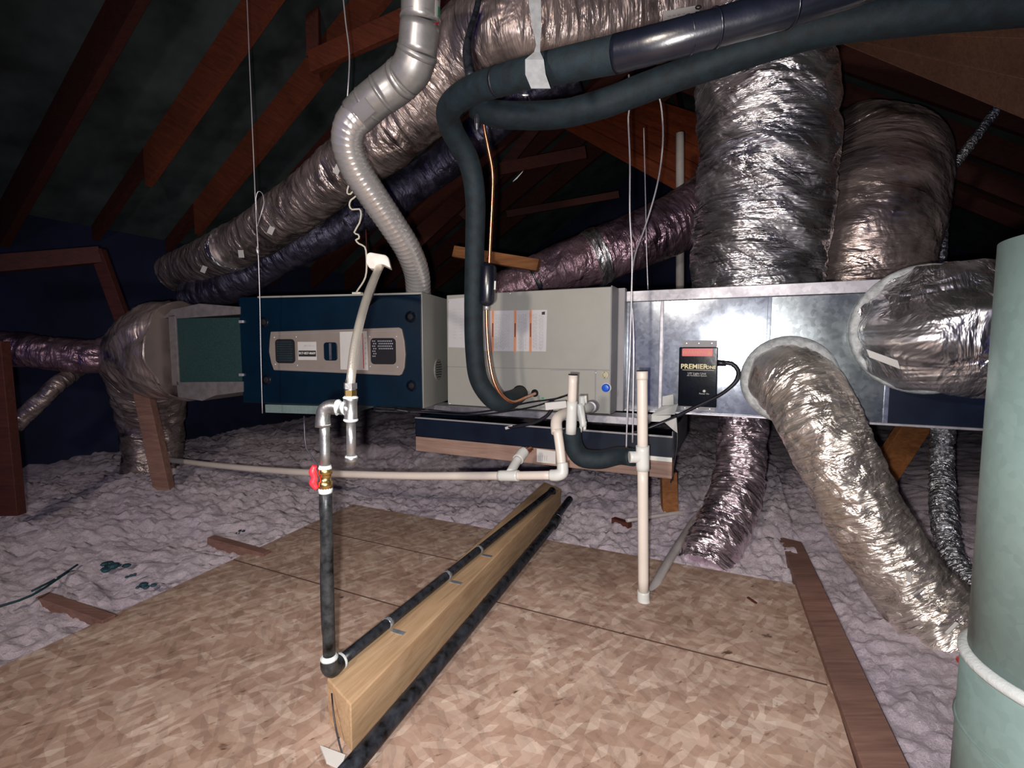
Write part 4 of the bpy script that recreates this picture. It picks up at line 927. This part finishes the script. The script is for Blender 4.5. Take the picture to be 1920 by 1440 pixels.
for (px, py), lb in zip(((736, 1170), (846, 1080), (902, 1031)), ('galvanized pipe strap nearest the bottom elbow', 'middle galvanized pipe strap on the pine board', 'farthest galvanized pipe strap on the pine board')):
    t, g1, g2 = strapx(px, py); tag(t.o, lb, 'strap', 'pipe straps on the pine board')
    t.part('loop', g1, M['galv']); t.part('tab', g2, M['galv'])
# far end fittings
gp.part('end_elbow', tube([h1-dd*.01, h1+dd*.012, h1+dd*.02-np.array([0, 0, .03])], .0165, 16, .006), M['blackpipe'])
gp.part('drop_nipple', tube([h1+dd*.018, h1+dd*.02-np.array([0, 0, .11])], .0105, 16, .02), M['blackpipe'])
lo1 = Pz(1042, 977, .03)
lr = T('gas_pipe', 'lower black pipe lying on the plywood along the foot of the pine board', 'pipe', Pz(800, 1250, .0))
lr.part('run', tube([Pz(590, 1515, .02), Pz(690, 1402, .02), lo1], .0195, 20, .1), M['blackpipe'])
lr.part('coupling', tube([Pz(1036, 985, .032), Pz(1044, 973, .04)], .023, 18, .02), M['blackpipe_scratch'])
lr.part('thread_seal', tube([Pz(1041, 977, .036), Pz(1046, 970, .04)], .018, 18, .01), M['dope'])
lr.part('stub', tube([Pz(1041, 972, .04), Pz(1068, 936, .06)], .017, 16, .02), M['blackpipe'])
# cable taped to riser
wire('tracer_wire', [(612, 1232, 1.03), (604, 1180, 1.03), (601, 1080, 1.03), (603, 1000, 1.03), (599, 955, 1.03), (600, 920, 1.03), (594, 870, 1.04), (574, 840, 1.05), (570, 780, 1.06)], .0016, M['blackwire'], 'thin dark wire running up the left side of the gas riser')
# flexible gas connector
gc = T('gas_connector', 'shiny flexible gas connector curving up across the furnace door', 'hose', tpx(718))
gc.part('hose', tube([tpx(722), P(659, 700, yG), P(665, 650, 1.06), P(676, 600, 1.10), P(690, 552, 1.16), P(705, 515, 1.22), P(714, 497, 1.30), P(716, 493, 1.45), P(710, 505, 1.75), P(700, 540, 2.1), P(690, 570, 2.24)],
        [.0100, .0098, .0098, .0098, .0098, .0098, .0098, .0098, .0098, .0098, .0098], 16, .012), M['stainless'])
single('tape_wrap', prism(Frame(P(710, 490, 1.27), (1, .15, 0)), [(a, b) for a, b in ((-.031, -.006), (-.029, .016), (-.020, .021), (.020, .015), (.026, .008), (.032, -.019), (.014, -.010), (.004, -.008), (-.010, -.022), (-.022, -.020))][::-1], -.03, .012), M['cloth'], 'off-white tape wrap around the top bend of the gas connector', 'tape', bevel=.004)

# ================================================================== PVC DRAINS
dp = T('drain_pipe', 'long cream drain pipe running left from the coil with tee and elbow', 'pipe', P(1050, 893, 1.62))
dp.part('long_run', tube([P(215, 857, 3.15), P(300, 861, 2.9), P(400, 872, 2.6), P(500, 881, 2.35), P(600, 887, 2.12), P(760, 892, 1.92), P(935, 892, 1.75), P(1038, 891, 1.64)], .0155, 18, .04), M['pvc'])
dp.part('tee_fitting', tube([P(936, 892, 1.745), P(972, 892, 1.71)], .020, 20, .01), M['primer'])
dp.part('tee_branch', tube([P(956, 888, 1.73), P(966, 870, 1.78), P(972, 860, 1.80)], [.017, .017, .0165], 18, .01), M['primer'])
dp.part('coupling', tube([P(971, 862, 1.80), P(980, 850, 1.83), P(985, 845, 1.84)], [.0215, .0215, .019], 20, .006), M['primer'])
dp.part('copper_stub', tube([P(983, 848, 1.84), P(995, 842, 1.87)], .0115, 14, .01), M['copper'], label='short copper stub')
dp.part('elbow_fitting', tube([P(1032, 891, 1.645), P(1044, 891, 1.635), P(1054, 887, 1.63), P(1055, 877, 1.635), P(1054.5, 868, 1.64)], [.0195, .0205, .0205, .0200, .0195], 22, .006), M['primer'])
dp.part('riser', tube([P(1054, 878, 1.64), P(1050, 840, 1.66), P(1045, 805, 1.68)], .0165, 20, .02), M['pvc'])
dp.part('elbow_fitting', tube([P(1044.5, 812, 1.68), P(1043, 795, 1.70), P(1046, 784, 1.72), P(1057, 777, 1.76), P(1070, 772, 1.82)], [.0205, .0205, .0205, .0200, .0195], 22, .006), M['pvc'])
dp.part('union', tube([P(1072, 772, 1.82), P(1098, 765, 1.9), P(1106, 764, 1.98)], [.018, .020, .021], 18, .01), M['primer'])
dp.part('collar', lathe(P(1108, 763, 1.975), FC.N, [(-.03, .027), (0, .028), (.006, .024), (.007, .018)], 20), M['galv_d'])
fl_ = single('float_switch', join(tube([P(1091, 742, 1.72), P(1091, 760, 1.72)], .012, 12, .01)[:2], tube([P(1086, 757, 1.72), P(1094, 800, 1.71)], [.016, .012], 12, .01)[:2], tube([P(1098, 742, 1.71), P(1099, 756, 1.72)], .004, 8, .01)[:2], tube([P(1090, 795, 1.71), P(1088, 810, 1.71)], .006, 8, .01)[:2], tube([P(1097, 790, 1.71), P(1096, 806, 1.71)], .006, 8, .01)[:2]), M['primer'], 'white plastic float switch right of the short open standpipe', 'switch', smooth=True)
sp_ = T('standpipe', 'short open white pipe standing upright above the black foam bend', 'pipe', P(1071, 812, 1.66))
sp_.part('tube', tube([P(1074.5, 703, 1.64), P(1072.5, 760, 1.65)], .0158, 22, .03), M['pvc'])
sp_.part('lower_sleeve', tube([P(1072.8, 752, 1.65), P(1070.5, 813, 1.66)], .0185, 22, .03), M['primer'])
sp_.part('open_rim', tube([P(1074.6, 701.5, 1.64), P(1074.5, 703.5, 1.64)], .0162, 22, .01), M['hole'], label='dark open mouth')
single('foam_elbow', tube([P(1072, 806, 1.68), P(1076, 838, 1.69), P(1092, 858, 1.69), P(1125, 862, 1.67), P(1160, 855, 1.64), P(1188, 858, 1.58)], [.031, .033, .034, .033, .031, .0295], 24, .012), M['foam'], 'bent black foam covered pipe between the two white pipes', 'pipe')
tp_ = T('trap_pipe', 'tall white vertical pipe in front of the plenum with tee and bottom elbow', 'pipe', P(1207, 1140, 1.55))
yT = 1.55
def w(py): return P(1204+(py-700)*.006, py, yT)
tp_.part('upper_tube', tube([w(697), w(850)], .0170, 22, .05), M['pvc'])
tp_.part('bell_end', tube([w(696), w(712)], .0185, 22, .01), M['pvc'])
tp_.part('open_rim', tube([w(694.5), w(696.5)], .0180, 22, .01), M['hole'])
tp_.part('tee_fitting', tube([w(836), w(882)], .0215, 22, .02), M['primer'])
tp_.part('tee_branch', tube([P(1180, 857, yT), P(1206, 857, yT)], [.019, .0190], 22, .01), M['primer'])
tp_.part('lower_tube', tube([w(878), w(1112)], .0172, 22, .05), M['pvc'])
tp_.part('elbow_fitting', tube([w(1108), w(1124), P(1209, 1133, yT+.0), P(1214, 1128, yT+.05), P(1217, 1118, yT+.09)], [.0200, .0205, .0205, .0195, .018], 22, .006), M['primer'])
tp_.part('floor_run', tube([P(1214, 1126, yT+.04), Pz(1250, 1058, .012), Pz(1295, 985, .02), Pz(1330, 932, .06)], [.0170, .0165, .016, .016], 18, .03), M['pvc_d'], label='shaded grey run along the floor')  # the shadow on this run is put into its grey colour
single('loose_pipe', tube([Pz(1175, 976, .04), Pz(1240, 966, .04), Pz(1330, 952, .035)], .009, 12, .03), M['pvc_d'], 'thin pale conduit lying across the insulation behind the white pipe', 'conduit')

# low-voltage cables
def cpp(px, py, n=.02): return FC.pt(*cs(px, py, n), n)
def cw(pts, r, label, mat='blackwire'): return single('control_cable', tube([cpp(*p) for p in pts], r, 8, .02), M[mat], label, 'cable')
cw([(700, 764, .24), (760, 768, .18), (800, 768, .05), (870, 774, .04), (930, 768, .04), (990, 755, .04), (1040, 748, .06), (1066, 740, .12)], .0038, 'upper black control cable sweeping under the foam bend to the standpipe')
cw([(700, 770, .24), (790, 773, .10), (880, 778, .05), (960, 770, .05), (1010, 760, .05), (1050, 745, .08), (1066, 741, .12)], .0034, 'lower black control cable crossing the steel rail')
cw([(1036, 764, .12), (1025, 780, .12), (1000, 793, .12), (965, 800, .12), (954, 801, .12)], .0075, 'short thick black lead ending in a white plug')
a = cpp(954, 801, .12); single('cable_plug', beam(cpp(948, 803, .12), cpp(962, 799, .12), .012, .012), M['white'], 'small white plug on the end of the thick black lead', 'plug', bevel=.002)
cw([(1036, 752, .06), (1045, 757, .05), (1055, 755, .05), (1062, 752, .06)], .004, 'small squiggle of black cable left of the standpipe')
single('wire_joint', tube([P(740, 768, 2.15), P(768, 772, 2.15)], [.006, .007], 10, .02), M['blackwire'], 'black taped wire joint under the furnace right corner', 'joint')
single('white_plug', beam(P(1022, 762, 1.9), P(1062, 758, 1.9), .02, .03), M['white'], 'flat white plastic piece behind the standpipe', 'plastic piece', bevel=.003)
single('hanger_rod', tube([P(1268, 780, 1.85), P(1270, 830, 1.84), P(1262, 880, 1.84), P(1258, 905, 1.84)], .003, 8, .03), M['blackwire'], 'thin dark rod hanging at the pan right end', 'rod')
single('pan_flap', quadslab([P(1246, 792, 1.78), P(1268, 783, 1.80), P(1270, 812, 1.80), P(1262, 806, 1.79)], .002, (0, -1, 0)), M['white'], 'bent white flap at the right end of the pan', 'flap')
single('rod', tube([Pz(60, 1108, .05), Pz(105, 1085, .05), Pz(145, 1059, .05)], .004, 6, .03), M['debris'], 'upper of two thin dark rods on the left insulation', 'rod')
single('rod', tube([Pz(-10, 1140, .06), Pz(60, 1116, .06), Pz(128, 1072, .06)], .004, 6, .03), M['debris'], 'lower of two thin dark rods on the left insulation', 'rod')
def rubble(px, py, r, label, n=7, seed=0, mat='debris', sp=1.6, name='debris_clump'):
    rg = random.Random(seed); gs = []
    for i in range(n):
        c = Pz(px, py, .045)+np.array([rg.uniform(-sp, sp)*r, rg.uniform(-sp, sp)*r*.7, rg.uniform(-.3, .4)*r]); gs.append(sphere(c, r*rg.uniform(.4, 1), 8, rg.uniform(.7, 1.4), 1, .5))
    single(name, join(*gs), M[mat], label, 'debris')
rubble(212, 1062, .022, 'larger dark teal debris clump on the left insulation', 9, 1)
rubble(240, 1080, .010, 'small dark scrap beside the larger teal clump', 4, 2)
rubble(276, 1099, .014, 'smaller dark debris clump near the plywood left edge', 6, 3)
rubble(449, 998, .010, 'tiny dark speck clump near the short joist piece', 4, 4)
rubble(1425, 975, .02, 'dark debris right of the purple foil duct foot', 8, 5, sp=2.2)
single('dark_strap', beam(Pz(1395, 982, .04), Pz(1452, 977, .05), .02, .006), M['debris'], 'dark flat strap lying right of the purple duct foot', 'strap')
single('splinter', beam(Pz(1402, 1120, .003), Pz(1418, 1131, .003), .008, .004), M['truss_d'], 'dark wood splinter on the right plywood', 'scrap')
# red scrap at right
single('red_scrap', sphere(Pz(1815, 1240, .03), .02, 10, 1.4, 1, .6), M['redink'], 'dark red scrap at the foot of the steel flue', 'scrap')

# ================================================================== STEEL FLUE AT RIGHT
fx, fy, fr_ = .925, .72, .15
fg = T('steel_flue', 'large grey-green round steel pipe at the right picture edge', 'flue', (fx, fy, 0))
zj = .31
fg.part('upper_section', lathe((fx, fy, zj), (0, 0, 1), [(0, fr_), (1.62-zj-.6, fr_)], 64), M['galv_teal'])
fg.part('lower_section', lathe((fx, fy, -.04), (0, 0, 1), [(0, fr_+.010), (zj+.05, fr_+.008)], 64), M['galv_teal'])
fg.part('joint_ring', lathe((fx, fy, zj), (0, 0, 1), [(-.002, fr_+.008), (.004, fr_+.0125), (.012, fr_+.0125), (.018, fr_+.002)], 64), M['dope'])
fg.part('joint_ring', lathe((fx, fy, .19), (0, 0, 1), [(0, fr_+.009), (.003, fr_+.0125), (.006, fr_+.009)], 64), M['galv_teal'])
